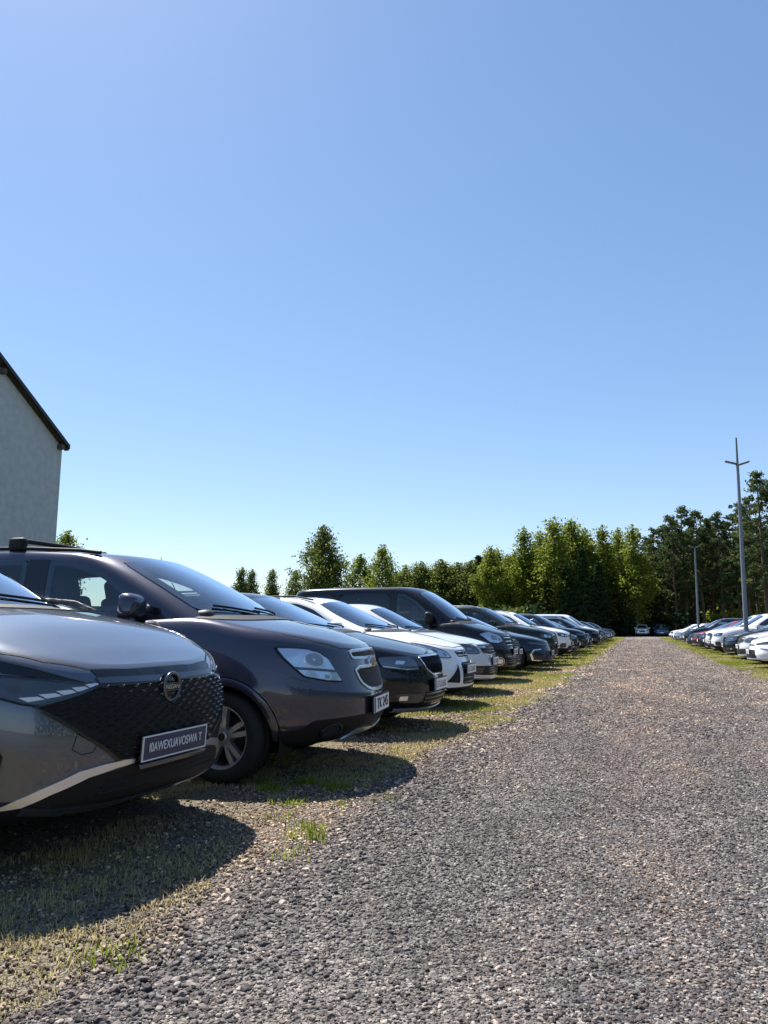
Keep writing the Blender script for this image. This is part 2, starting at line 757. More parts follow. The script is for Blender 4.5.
    def strip(self, bm, fr, pts, width, off=.004, closed=False, on='body', sp=.03, side=0., mi=0, thick=0.):
        """ribbon along a polyline; side=0 centred, 1 wholly to the left of travel, -1 to the right"""
        pts = resample(pts, sp, closed)
        n = len(pts)
        rows = []
        for i in range(n):
            p0 = pts[(i - 1) % n] if closed or i > 0 else pts[i]
            p1 = pts[(i + 1) % n] if closed or i < n - 1 else pts[i]
            tx, ty = p1[0] - p0[0], p1[1] - p0[1]
            l = math.hypot(tx, ty) or 1
            nx, ny = -ty / l, tx / l
            wi = width(i / max(1, n - 1)) if callable(width) else width
            a = wi * (side + 1) / 2
            b = wi * (side - 1) / 2
            A, na = self.pt(fr, pts[i][0] + nx * a, pts[i][1] + ny * a, off, on)
            B, nb = self.pt(fr, pts[i][0] + nx * b, pts[i][1] + ny * b, off, on)
            r = [bm.verts.new(A), bm.verts.new(B)]
            if thick:
                r = [bm.verts.new(A - na * thick)] + [bm.verts.new(A), bm.verts.new((A + B) / 2 + (na + nb) * .15 * min(thick, wi)), bm.verts.new(B)] + [bm.verts.new(B - nb * thick)]
            rows.append(r)
        for i in range(n if closed else n - 1):
            r0, r1 = rows[i], rows[(i + 1) % n]
            for k in range(len(r0) - 1):
                quad(bm, r0[k], r1[k], r1[k + 1], r0[k + 1], mi)

    def add(self, name, mats, fr, polys, off=.004, rim=.014, sp=.035, on='body', parent=None, push=None):
        bm = bmesh.new()
        for p in polys:
            self.patch(bm, fr, p, off, rim, sp, on, push=push)
        return obj(name, bm, mats, parent or self.root, 50)

    def both(self, name, mats, poly, **kw):
        """a front piece and its mirror image, one object each"""
        return [self.add(name, mats, 'front', [poly], **kw), self.add(name, mats, 'front', [mirror(poly)], **kw)]

    # -- windows
    def windows(self, clear=M_GLASS, tint=M_TINT):
        sp = self.sp
        ws = sp['windshield']
        full = rnd(ws + mirror(ws), 2, .12)
        g = self.add('windshield', M_WSCREEN, 'front', [full], off=.006, rim=0, sp=.06, on='cabin')
        bm = bmesh.new()
        self.strip(bm, 'front', full, .05, .003, True, 'cabin', side=1)
        obj('window_seal', bm, M_GLOSS, g, 40)
        rw = sp['rear_window']
        full = rnd(rw + mirror(rw), 2, .12)
        g = self.add('rear_window', tint, 'rear', [full], off=.006, rim=0, sp=.06, on='cabin')
        bm = bmesh.new()
        self.strip(bm, 'rear', full, .05, .003, True, 'cabin', side=1)
        obj('window_seal', bm, M_GLOSS, g, 40)
        for fr in ('left', 'right'):
            for p, kind in sp['side_windows']:
                q = rnd(p, 2, .12)
                area = sum(q[i][0] * q[(i + 1) % len(q)][1] - q[(i + 1) % len(q)][0] * q[i][1] for i in range(len(q)))
                g = self.add('side_window', clear if kind == 'clear' else tint, fr, [q], off=.005, rim=0, sp=.06, on='cabin')
                bm = bmesh.new()
                self.strip(bm, fr, q, .04, .0025, True, 'cabin', side=1 if area > 0 else -1)
                obj('window_seal', bm, M_GLOSS, g, 40)
            if sp.get('pillar'):
                for p in sp['pillar']:
                    self.add('pillar_trim', M_GLOSS, fr, [p], off=.0035, rim=.004, sp=.05, on='cabin')
            if sp.get('dlo_chrome'):
                bm = bmesh.new()
                self.strip(bm, fr, sp['dlo_chrome'], .018, .008, False, 'cabin', thick=.008)
                obj('window_trim', bm, M_CHROME, self.cab, 40)

    # -- wheels
    def wheels(self, style='five', rim_r=.215, steer=0., tw=.215, rimmat=None):
        R, hw = self.R, self.W / 2
        bt = bmesh.new()
        o = tw / 2
        prof = [(rim_r - .01, -o * .8), (rim_r + .004, -o * .92), (rim_r + .03, -o), (R - .05, -o * 1.04), (R - .02, -o * .95), (R - .004, -o * .78),
                (R, -o * .5), (R, -.025), (R - .009, -.02), (R - .009, .02), (R, .025), (R, o * .5),
                (R - .004, o * .78), (R - .02, o * .95), (R - .05, o * 1.04), (rim_r + .03, o), (rim_r + .004, o * .92), (rim_r - .01, o * .8)]
        add_lathe_y(bt, prof, 44)
        tyre = obj('tyre', bt, M_RUBBER, None, 50)
        br = bmesh.new()
        f = o * .86
        add_lathe_y(br, [(rim_r - .012, -o * .8), (rim_r - .02, o * .3), (rim_r - .022, f - .02), (rim_r - .008, f), (rim_r + .006, f + .004), (rim_r + .006, f - .012)], 44)
        add_lathe_y(br, [(.002, f - .018), (.03, f - .018), (.036, f - .024), (.062, f - .03), (.07, f - .07), (.07, f - .1)], 24)

        def spoke(t, wi, wo, tw_=.0):
            r0, r1 = .05, rim_r - .012
            c, s = math.cos(t), math.sin(t)
            c2, s2 = math.cos(t + tw_), math.sin(t + tw_)
            A = []
            for (r, cc, ss, wd, y) in ((r0, c, s, wi, f - .03), ((r0 + r1) / 2, (c + c2) / 2, (s + s2) / 2, (wi + wo) / 2, f - .012), (r1, c2, s2, wo, f - .01)):
                px, pz = r * cc, r * ss
                nx, nz = -ss * wd / 2, cc * wd / 2
                A.append([br.verts.new((px + nx, y, pz + nz)), br.verts.new((px - nx, y, pz - nz)),
                          br.verts.new((px - nx * 1.2, y - .04, pz - nz * 1.2)), br.verts.new((px + nx * 1.2, y - .04, pz + nz * 1.2))])
            for a, b in zip(A, A[1:]):
                for k in range(4):
                    quad(br, a[k], a[(k + 1) % 4], b[(k + 1) % 4], b[k])
        if style == 'double':
            for k in range(5):
                t = k * 2 * math.pi / 5 + math.pi / 2 + .63
                spoke(t - .21, .03, .036, .03)
                spoke(t + .21, .03, .036, -.03)
        elif style == 'multi':
            for k in range(10):
                spoke(k * 2 * math.pi / 10 + .1, .028, .024)
        else:
            for k in range(5):
                spoke(k * 2 * math.pi / 5 + .3, .05, .062)
        rim = obj('rim', br, rimmat or M_ALLOY, None, 30)
        bh = bmesh.new()
        add_lathe_y(bh, [(.001, -.02), (.14, -.02), (.14, .0), (.001, .0)], 28)
        add_lathe_y(bh, [(rim_r - .014, -o * .7), (.001, -o * .7)], 28)
        add_lathe_y(bh, [(.001, f - .012), (.024, f - .0125), (.027, f - .017)], 18, mi=1)
        hub = obj('wheel', bh, [M_DISC, M_GLOSS], None, 30)
        tyre.parent = hub
        rim.parent = hub
        self.wheel_objs = []
        first = True
        for ai, a in enumerate(self.ax):
            for sg in (1, -1):
                h = hub if first else copy_tree(hub)
                first = False
                h.parent = self.root
                h.location = (self.rx(a), sg * (hw - tw / 2 - .028), R)
                h.rotation_euler = (0, RNG.uniform(0, 1.2), (0 if sg > 0 else math.pi) + (steer if ai == 0 else 0))

    def arch_trim(self, width, m, off=.008, a0=-8, a1=188, axes=(0, 1)):
        for ai in axes:
            a = self.ax[ai]
            for fr in ('left', 'right'):
                bm = bmesh.new()
                pts = []
                for k in range(33):
                    t = math.radians(a0 + (a1 - a0) * k / 32)
                    pts.append((a - math.cos(t) * (self.ra - .006), self.R + math.sin(t) * (self.ra - .006)))
                pts = [p for p in pts if p[1] > float(self.zb(p[0])) + .05]
                self.strip(bm, fr, pts, width, off, False, side=-1, thick=.03, sp=.05)
                obj('arch_trim', bm, m, self.root, 50)

    # -- interior
    def interior(self, seat_s=2.05, rear_s=2.95, top=1.30, sw=True, rhd=False):
        hw = self.W / 2
        for sgn in (1, -1):
            bm = bmesh.new()
            lean = Matrix.Rotation(math.radians(-14), 3, 'Y')
            c = Vector((self.rx(seat_s), sgn * .36, top - .42))
            add_box(bm, c, (.12, .46, .56), lean, bevel=.05, seg=3)
            s = obj('seat', bm, M_INT, self.root, 60)
            bm = bmesh.new()
            add_box(bm, c + Vector((-.095, 0, .335)), (.1, .27, .2), lean, bevel=.05, seg=4)
            for q in (-.06, .06):
                add_tube(bm, [c + Vector((-.07, q, .2)), c + Vector((-.085, q, .3))], .007, 6)
            obj('headrest', bm, M_INT, s, 60)
        bm = bmesh.new()
        lean = Matrix.Rotation(math.radians(-18), 3, 'Y')
        add_box(bm, (self.rx(rear_s), 0, top - .58), (.12, 1.2, .56), lean, bevel=.05, seg=3)
        for q in (-.4, 0, .4):
            add_box(bm, (self.rx(rear_s + .1), q, top - .28), (.08, .24, .11), lean, bevel=.035, seg=3)
        obj('rear_seat', bm, M_INT, self.root, 60)
        bm = bmesh.new()
        zc = float(self.zd(self.cab0 + .4))
        cw = hw * self.sp['cab'][1][3]
        add_box(bm, (self.rx(self.cab0 + .42), 0, zc - .12), (.5, 2 * cw - .16, .22), Matrix.Rotation(math.radians(-4), 3, 'Y'), bevel=.05, seg=3)
        add_box(bm, (self.rx(self.cab0 + .6), .36, zc - .02), (.2, .34, .12), None, bevel=.04, seg=3)
        obj('dashboard', bm, M_DASH, self.root, 60)
        if sw:
            bm = bmesh.new()
            n = 28
            c = Vector((self.rx(self.cab0 + .82), .36, zc - .05))
            tilt = Matrix.Rotation(math.radians(62), 3, 'Y')
            ring = [c + tilt @ Vector((math.cos(k * 2 * math.pi / n) * .185, math.sin(k * 2 * math.pi / n) * .185, 0)) for k in range(n + 1)]
            add_tube(bm, ring, .014, 8, cap=False)
            for t in (0, 2.1, 4.2):
                add_tube(bm, [c, c + tilt @ Vector((math.cos(t) * .18, math.sin(t) * .18, 0))], .016, 6)
            obj('steering_wheel', bm, M_PLASTIC, self.root, 60)

    # -- small exterior parts
    def mirrors(self, s, z, size=(.13, .23, .17), m=None, cap=None, out=.0):
        hw = self.W / 2
        for sg in (1, -1):
            y = sg * (hw * self.sp['cab'][1][3] + .075 + size[1] / 2 - .05 + out)
            bm = bmesh.new()
            bmesh.ops.create_cube(bm, size=1)
            bmesh.ops.subdivide_edges(bm, edges=bm.edges[:], cuts=5, use_grid_fill=True)
            for v in bm.verts:
                p = v.co * 2
                l = (abs(p.x)**4.2 + abs(p.y)**4.2 + abs(p.z)**4.2)**(1 / 4.2)
                p = p / l
                p.x = p.x if p.x > 0 else max(p.x, -.55)
                if p.x > 0:
                    p.z *= 1 - .25 * p.x
                    p.y *= 1 - .12 * p.x
                p.y *= 1 + .12 * p.z * -1
                v.co = Vector((p.x * size[0] / 2, p.y * size[1] / 2, p.z * size[2] / 2))
            bmesh.ops.translate(bm, vec=(self.rx(s), y, z), verts=bm.verts)
            o = obj('side_mirror', bm, m or self.paint, self.root, 60)
            bm = bmesh.new()
            add_box(bm, (self.rx(s) - size[0] * .285, y, z), (.006, size[1] * .82, size[2] * .78), None, bevel=.0)
            obj('mirror_glass', bm, M_MIRROR, o, 0)
            bm = bmesh.new()
            add_box(bm, (self.rx(s) + .0, y - sg * size[1] * .46, z - size[2] * .40), (.07, .13, .06), Matrix.Rotation(sg * .3, 3, 'X'), bevel=.015)
            obj('mirror_foot', bm, M_PLASTIC, o, 50)

    def handles(self, ss, z, m=None):
        for fr in ('left', 'right'):
            for s in ss:
                p, n = self.pt(fr, s, z, .022)
                bm = bmesh.new()
                add_box(bm, p, (.2, .022, .03), None, bevel=.01)
                q, n = self.pt(fr, s, z, 0)
                add_box(bm, (q + p) / 2 + Vector((.085, 0, 0)), (.02, .04, .025), None)
                add_box(bm, (q + p) / 2 - Vector((.085, 0, 0)), (.02, .04, .025), None)
                obj('door_handle', bm, m or self.paint, self.root, 50)

    def doors(self, polys):
        for fr in ('left', 'right'):
            for p in polys:
                bm = bmesh.new()
                self.strip(bm, fr, rnd(p, 2, .1), .007, .0012, True, sp=.04)
                obj('door', bm, M_PLASTIC, self.bodyobj, 0)

    def wipers(self):
        for a, b in (((.58, .03), (-.02, .07)), ((-.05, .03), (-.56, .075))):
            bm = bmesh.new()
            zc = float(self.zd(self.cab0))
            pts = []
            for k in range(9):
                t = k / 8
                p, n = self.pt('front', a[0] + (b[0] - a[0]) * t, zc - .02 + (a[1] + (b[1] - a[1]) * t), .018, 'cabin')
                pts.append(p)
            add_tube(bm, pts, .009, 6)
            obj('wiper', bm, M_PLASTIC, self.root, 50)

    def cowl(self):
        bm = bmesh.new()
        a = self.cab0
        cw = self.W / 2 * self.sp['cab'][1][3]
        pts = []
        pf = self.sp.get('cpf', 2.3)
        for k in range(-14, 15):
            y = k / 14 * cw * .96
            s = a - .0 + self.sp.get('cLf', .5) * (1 - (1 - abs(y / cw)**pf)**(1 / pf))
            pts.append((s - .07, y))
        self.strip(bm, 'top', pts, .15, .005, False)
        obj('cowl_panel', bm, M_PLASTIC, self.root, 50)

    def plate(self, z, text=None, w=.52, h=.114, y=0., frame=M_PLASTIC, face=M_PLATE, ink=M_INK, blue=True, fr='front', tilt=0., ah=.078, surround=None, off=.012, aw=None):
        p, n = self.pt(fr, y, z, off)
        p2, _ = self.pt(fr, y + w * .42, z, off)
        p3, _ = self.pt(fr, y - w * .42, z, off)
        sx = 1 if fr == 'front' else -1
        x = p.x
        base = Matrix.Rotation(-tilt * sx, 3, 'Y')
        bm = bmesh.new()
        add_box(bm, (0, 0, 0), (.016, w + .02, h + .02), None, bevel=.004)
        rot = base.to_4x4() if sx > 0 else (Matrix.Rotation(math.pi, 3, 'Z') @ Matrix.Rotation(-tilt, 3, 'Y')).to_4x4()
        o = obj('number_plate', bm, frame, self.root, 40)
        o.matrix_local = Matrix.Translation((x, p.y, p.z)) @ rot
        bm = bmesh.new()
        add_box(bm, (.0095, 0, 0), (.004, w, h), None)
        obj('plate_face', bm, face, o, 0)
        if surround:
            bm = bmesh.new()
            for a, b, c, d in ((-w / 2 - .006, w / 2 + .006, h / 2 + .001, h / 2 + .007), (-w / 2 - .006, w / 2 + .006, -h / 2 - .007, -h / 2 - .001)):
                add_box(bm, (.0105, (a + b) / 2, (c + d) / 2), (.006, b - a, d - c))
            for sgn in (-1, 1):
                add_box(bm, (.0105, sgn * (w / 2 + .0035), 0), (.0061, .006, h + .014))
            obj('plate_frame', bm, surround, o, 0)
        if blue:
            bm = bmesh.new()
            add_box(bm, (.0125, -w / 2 + .022, 0), (.003, .04, h - .006), None)
            # seen from the front the car's right (-y) is on the viewer's left
            obj('country_band', bm, M_PLBLUE, o, 0)
        if text:
            t = bpy.data.curves.new('plate_lettering', 'FONT')
            t.body = text
            t.size = ah * 1.38
            t.align_x = 'CENTER'
            t.align_y = 'CENTER'
            t.extrude = .0012
            t.space_character = 1.02
            to = bpy.data.objects.new('plate_lettering', t)
            COL.objects.link(to)
            dg = bpy.context.evaluated_depsgraph_get()
            me = bpy.data.meshes.new_from_object(to.evaluated_get(dg))
            bpy.data.objects.remove(to)
            lo = bpy.data.objects.new('plate_lettering', me)
            COL.objects.link(lo)
            me.materials.clear()
            me.materials.append(ink)
            xs = [v.co.x for v in me.vertices]
            aw = aw or w - (.08 if blue else .03)
            k = min(1.15, aw / (max(xs) - min(xs)))
            cx = (max(xs) + min(xs)) / 2
            for v in me.vertices:
                v.co = Vector((.0145 + v.co.z, (v.co.x - cx) * k + (.02 if blue else 0), v.co.y))
            lo.parent = o
        return o

    def finish(self):
        return self.root


def ellipse(cx, cy, rx, ry, n=20, rot=0.):
    return [(cx + rx * math.cos(t) * math.cos(rot) - ry * math.sin(t) * math.sin(rot), cy + rx * math.cos(t) * math.sin(rot) + ry * math.sin(t) * math.cos(rot))
            for t in (k * 2 * math.pi / n for k in range(n))]

# ------------------------------------------------------------------ the models
P_GUN = paint('gunmetal', (.10, .118, .152), .75, .3, dust=.10)
P_PURP = paint('purple_grey', (.05, .051, .076), .6, .27)
P_BLACK = paint('black', (.005, .005, .007), .0, .25, dust=.015)
P_WHITE = paint('white', (.76, .77, .78), 0, .3)
P_PEARL = paint('pearl_white', (.62, .63, .65), .15, .3)
P_SILV = paint('silver', (.42, .43, .45), .8, .32)
P_NAVY = paint('navy', (.007, .012, .03), .2, .3)
P_DGREEN = paint('dark_green', (.008, .014, .012), .2, .3)
P_GREY = paint('mid_grey', (.10, .105, .11), .7, .33)
P_DGREY = paint('dark_grey', (.018, .02, .023), .4, .33)
P_RED = paint('red', (.22, .012, .018), .3, .3)
P_BLUE = paint('blue', (.03, .08, .2), .5, .3)
P_PBLUE = paint('pale_blue', (.30, .36, .45), .7, .33)
P_BEIGE = paint('beige', (.35, .31, .25), .6, .33)


def spec(**k):
    return k


SP_SUV = spec(
    L=4.425, W=1.835, R=.35, fo=.92, wb=2.665, paint=P_GUN, crown=.06, clad=.16, flare=.02, pf=3.0, Lf=.95,
    zb=[(0, .25), (.6, .21), (2, .22), (3.8, .24), (4.425, .32)],
    zd=[(0, .845), (.1, .885), (.3, .975), (.6, 1.085), (.9, 1.145), (1.25, 1.19), (2.2, 1.13), (3.5, 1.13), (4.425, 1.15)],
    body=[(0, .26, .25, .84), (.03, .1, .12, .93), (.12, .03, .05, .965), (.3, .02, .02, .985), (.5, .0, .0, 1.0), (.7, .01, .02, .995), (.82, .025, .05, .975),
          (.91, .045, .09, .955), (.965, .062, .11, .93), (1.0, .10, .16, .895)],
    cab=[(-.12, 1.04, .22, .86), (0, 1.14, .2, .845), (.5, 1.52, .32, .765), (.8, 1.80, .47, .70), (.93, 1.97, .56, .655), (.98, 2.08, .63, .62), (1.0, 2.25, .72, .55)],
    zroof=[(0, 1.50), (1.8, 1.60), (2.4, 1.635), (3.2, 1.61), (4.1, 1.53), (4.4, 1.48)],
    windshield=[(.05, 1.165), (.4, 1.168), (.68, 1.178), (.56, 1.515), (.3, 1.545), (.05, 1.555)],
    rear_window=[(.05, 1.14), (.6, 1.14), (.5, 1.46), (.05, 1.49)],
    side_windows=[([(1.76, 1.19), (2.62, 1.18), (2.66, 1.515), (2.3, 1.505), (2.08, 1.43)], 'clear'), ([(2.74, 1.18), (3.55, 1.18), (3.62, 1.47), (3.2, 1.50), (2.76, 1.515)], 'tint')],
    pillar=[[(2.64, 1.18), (2.72, 1.18), (2.74, 1.515), (2.68, 1.515)]],
)
SP_MPV = spec(
    L=4.652, W=1.836, R=.313, fo=.91, wb=2.76, paint=P_PURP, crown=.085, clad=.15, flare=.028, pf=2.4, Lf=.9, archgap=.10,
    zb=[(0, .27), (.6, .22), (2, .22), (3.9, .24), (4.652, .34)],
    zd=[(0, .865), (.13, .925), (.4, 1.035), (.8, 1.125), (1.2, 1.19), (2.0, 1.165), (3.2, 1.18), (4.652, 1.2)],
    body=[(0, .28, .25, .85), (.03, .1, .12, .93), (.12, .04, .05, .965), (.28, .0, .02, .985), (.45, .0, .0, 1.0), (.62, .03, .02, .995), (.78, .062, .05, .985),
          (.9, .085, .08, .965), (.96, .105, .11, .94), (1.0, .145, .16, .90)],
    cab=[(-.12, .86, .14, .875), (0, .94, .12, .86), (.5, 1.33, .2, .79), (.8, 1.62, .3, .735), (.93, 1.79, .38, .70), (.98, 1.89, .46, .67), (1.0, 2.06, .6, .60)],
    zroof=[(0, 1.57), (1.6, 1.62), (2.2, 1.665), (3.0, 1.70), (3.8, 1.70), (4.3, 1.66), (4.65, 1.6)],
    windshield=[(.05, 1.165), (.4, 1.168), (.70, 1.175), (.6, 1.565), (.3, 1.605), (.05, 1.615)],
    rear_window=[(.05, 1.22), (.64, 1.22), (.55, 1.52), (.05, 1.55)],
    side_windows=[([(1.70, 1.175), (2.45, 1.185), (2.49, 1.585), (2.28, 1.565), (1.98, 1.47), (1.72, 1.29)], 'clear'), ([(2.66, 1.19), (3.42, 1.20), (3.46, 1.565), (3.0, 1.585), (2.68, 1.59)], 'clear'),
                  ([(3.54, 1.21), (4.1, 1.24), (4.0, 1.5), (3.57, 1.56)], 'clear'), ([(1.44, 1.16), (1.64, 1.17), (1.65, 1.26), (1.62, 1.25)], 'clear')],
    pillar=[[(2.455, 1.185), (2.655, 1.19), (2.68, 1.59), (2.5, 1.587)]],
)
SP_SKODA = spec(
    L=4.659, W=1.814, R=.325, fo=.88, wb=2.686, paint=P_BLACK, crown=.07, clad=.06, flare=.01, pf=2.5, Lf=.9,
    zb=[(0, .21), (.6, .18), (2, .19), (3.9, .22), (4.659, .3)],
    zd=[(0, .73), (.12, .79), (.4, .89), (.85, .985), (1.3, 1.06), (2.0, 1.02), (3.2, .99), (4.2, 1.02), (4.659, 1.02)],
    body=[(0, .26, .25, .85), (.04, .09, .12, .94), (.14, .03, .05, .97), (.32, .0, .02, .99), (.5, .0, .0, 1.0), (.68, .02, .02, .99), (.82, .035, .04, .98),
          (.91, .05, .06, .962), (.965, .065, .08, .938), (1.0, .105, .13, .9)],
    cab=[(-.12, 1.02, .18, .86), (0, 1.14, .2, .845), (.5, 1.6, .62, .76), (.8, 1.9, .92, .695), (.93, 2.08, 1.1, .65), (.98, 2.2, 1.22, .61), (1.0, 2.38, 1.42, .54)],
    zroof=[(0, 1.37), (1.9, 1.445), (2.4, 1.475), (3.2, 1.455), (3.8, 1.36), (4.6, 1.22)],
    windshield=[(.05, .965), (.4, .97), (.66, .985), (.545, 1.345), (.3, 1.375), (.05, 1.385)],
    rear_window=[(.05, 1.06), (.58, 1.06), (.48, 1.32), (.05, 1.34)],
    side_windows=[([(1.72, 1.0), (2.62, 1.005), (2.66, 1.36), (2.4, 1.35), (2.15, 1.27)], 'clear'), ([(2.72, 1.005), (3.5, 1.02), (3.55, 1.29), (3.2, 1.34), (2.74, 1.36)], 'tint')],
    pillar=[[(2.63, 1.005), (2.71, 1.005), (2.73, 1.36), (2.67, 1.36)]],
)
SP_WAGON = spec(
    L=4.556, W=1.823, R=.325, fo=.89, wb=2.648, paint=P_WHITE, crown=.085, clad=.05, flare=.014, pf=2.35, Lf=.95,
    zb=[(0, .2), (.6, .17), (2, .19), (3.9, .22), (4.556, .3)],
    zd=[(0, .72), (.18, .81), (.45, .90), (.85, .995), (1.25, 1.065), (2.0, 1.03), (3.2, 1.04), (4.556, 1.06)],
    body=[(0, .24, .25, .85), (.04, .07, .12, .94), (.14, .01, .05, .97), (.32, .0, .02, .99), (.5, .01, .0, 1.0), (.68, .045, .02, .99), (.82, .08, .04, .975),
          (.91, .11, .06, .955), (.965, .13, .08, .93), (1.0, .175, .13, .89)],
    cab=[(-.12, .98, .12, .86), (0, 1.08, .1, .845), (.5, 1.56, .26, .76), (.8, 1.87, .42, .695), (.93, 2.06, .54, .65), (.98, 2.18, .62, .61), (1.0, 2.36, .78, .54)],
    zroof=[(0, 1.42), (1.9, 1.49), (2.4, 1.52), (3.2, 1.51), (4.0, 1.45), (4.55, 1.39)],
    windshield=[(.05, .985), (.4, .99), (.66, 1.005), (.545, 1.37), (.3, 1.405), (.05, 1.415)],
    rear_window=[(.05, 1.1), (.6, 1.1), (.5, 1.34), (.05, 1.37)],
    side_windows=[([(1.7, 1.02), (2.6, 1.025), (2.64, 1.385), (2.4, 1.375), (2.13, 1.29)], 'clear'), ([(2.7, 1.03), (3.45, 1.05), (3.5, 1.36), (3.2, 1.385), (2.72, 1.39)], 'tint'),
                  ([(3.58, 1.06), (4.1, 1.12), (3.98, 1.3), (3.62, 1.35)], 'tint')],
    pillar=[[(2.61, 1.025), (2.69, 1.025), (2.71, 1.39), (2.65, 1.39)]],
)
SP_GOLF = spec(
    L=4.255, W=1.79, R=.32, fo=.85, wb=2.63, paint=P_PEARL, crown=.07, clad=.09, flare=.01, pf=2.6, Lf=.85,
    zb=[(0, .2), (.6, .17), (2, .19), (3.6, .22), (4.255, .3)],
    zd=[(0, .74), (.12, .79), (.4, .885), (.85, .975), (1.25, 1.04), (2.0, 1.01), (3.2, .99), (4.255, 1.02)],
    body=[(0, .24, .2, .85), (.04, .08, .1, .94), (.14, .02, .04, .97), (.32, .0, .0, .99), (.5, .0, .0, 1.0), (.68, .02, .02, .99), (.82, .04, .04, .98),
          (.91, .055, .06, .962), (.965, .072, .08, .938), (1.0, .11, .13, .9)],
    cab=[(-.12, .98, .14, .86), (0, 1.1, .12, .845), (.5, 1.55, .26, .765), (.8, 1.84, .4, .70), (.93, 2.02, .5, .655), (.98, 2.14, .58, .615), (1.0, 2.3, .74, .54)],
    zroof=[(0, 1.39), (1.9, 1.46), (2.4, 1.49), (3.2, 1.47), (3.8, 1.42), (4.25, 1.37)],
    windshield=[(.05, .96), (.4, .965), (.65, .98), (.545, 1.34), (.3, 1.37), (.05, 1.38)],
    rear_window=[(.05, 1.06), (.58, 1.06), (.49, 1.3), (.05, 1.33)],
    side_windows=[([(1.68, .995), (2.56, 1.0), (2.6, 1.355), (2.36, 1.345), (2.1, 1.26)], 'clear'), ([(2.66, 1.0), (3.35, 1.02), (3.42, 1.3), (3.1, 1.345), (2.68, 1.355)], 'tint')],
    pillar=[[(2.57, 1.0), (2.65, 1.0), (2.67, 1.355), (2.61, 1.355)]],
)
SP_VAN = spec(
    L=4.956, W=1.92, R=.345, fo=.9, wb=3.275, paint=P_BLACK, crown=.09, clad=.1, flare=.012, pf=2.5, Lf=.9,
    zb=[(0, .24), (.6, .2), (2, .21), (4.2, .24), (4.956, .32)],
    zd=[(0, .87), (.15, .95), (.4, 1.05), (.7, 1.14), (1.05, 1.23), (2.0, 1.18), (3.2, 1.14), (4.956, 1.16)],
    body=[(0, .24, .2, .86), (.03, .08, .1, .95), (.12, .02, .03, .975), (.3, .0, .0, .99), (.48, .01, .0, 1.0), (.66, .04, .0, .995), (.8, .07, .01, .985),
          (.9, .095, .03, .968), (.96, .12, .05, .945), (1.0, .17, .08, .91)],
    cab=[(-.12, .84, .05, .9), (0, .92, .05, .885), (.5, 1.3, .1, .835), (.8, 1.62, .17, .785), (.93, 1.82, .23, .745), (.98, 1.95, .3, .705), (1.0, 2.15, .45, .63)],
    zroof=[(0, 1.74), (1.6, 1.86), (2.2, 1.925), (3.4, 1.94), (4.6, 1.91), (4.95, 1.88)],
    windshield=[(.05, 1.19), (.4, 1.195), (.74, 1.215), (.635, 1.73), (.3, 1.785), (.05, 1.795)],
    rear_window=[(.05, 1.2), (.68, 1.2), (.6, 1.68), (.05, 1.72)],
    side_windows=[([(1.5, 1.2), (2.28, 1.19), (2.3, 1.73), (2.12, 1.71), (1.84, 1.55)], 'clear'), ([(2.44, 1.19), (3.55, 1.19), (3.57, 1.74), (2.45, 1.745)], 'tint'),
                  ([(3.68, 1.19), (4.6, 1.2), (4.56, 1.7), (3.69, 1.735)], 'tint')],
    pillar=[[(2.3, 1.19), (2.42, 1.19), (2.43, 1.74), (2.32, 1.73)], [(3.57, 1.19), (3.66, 1.19), (3.67, 1.73), (3.59, 1.735)]],
)
SP_ROAD = spec(   # compact crossover, used for the cars farther down both rows
    L=4.5, W=1.85, R=.35, fo=.9, wb=2.66, paint=P_WHITE, crown=.075, clad=.2, flare=.018, pf=2.7, Lf=.85,
    zb=[(0, .25), (.6, .22), (2, .23), (3.8, .26), (4.5, .34)],
    zd=[(0, .88), (.12, .93), (.4, 1.03), (.85, 1.11), (1.25, 1.17), (2.2, 1.13), (3.5, 1.12), (4.5, 1.15)],
    body=[(0, .24, .22, .85), (.03, .09, .1, .94), (.12, .03, .04, .97), (.3, .0, .0, .985), (.5, .0, .0, 1.0), (.7, .02, .02, .995), (.83, .035, .04, .98),
          (.91, .05, .07, .96), (.965, .07, .09, .935), (1.0, .11, .15, .895)],
    cab=[(-.12, 1.02, .14, .865), (0, 1.12, .12, .85), (.5, 1.5, .25, .775), (.8, 1.78, .4, .71), (.93, 1.95, .5, .665), (.98, 2.06, .57, .63), (1.0, 2.22, .68, .56)],
    zroof=[(0, 1.55), (1.8, 1.63), (2.4, 1.67), (3.2, 1.665), (4.1, 1.60), (4.5, 1.55)],
    windshield=[(.05, 1.1), (.4, 1.105), (.67, 1.12), (.56, 1.54), (.3, 1.58), (.05, 1.59)],
    rear_window=[(.05, 1.18), (.62, 1.18), (.52, 1.5), (.05, 1.53)],
    side_windows=[([(1.7, 1.145), (2.6, 1.145), (2.64, 1.54), (2.3, 1.53), (2.05, 1.45)], 'clear'), ([(2.72, 1.15), (3.5, 1.17), (3.55, 1.52), (2.74, 1.545)], 'tint')],
    pillar=[[(2.61, 1.145), (2.71, 1.145), (2.73, 1.545), (2.66, 1.54)]],
)
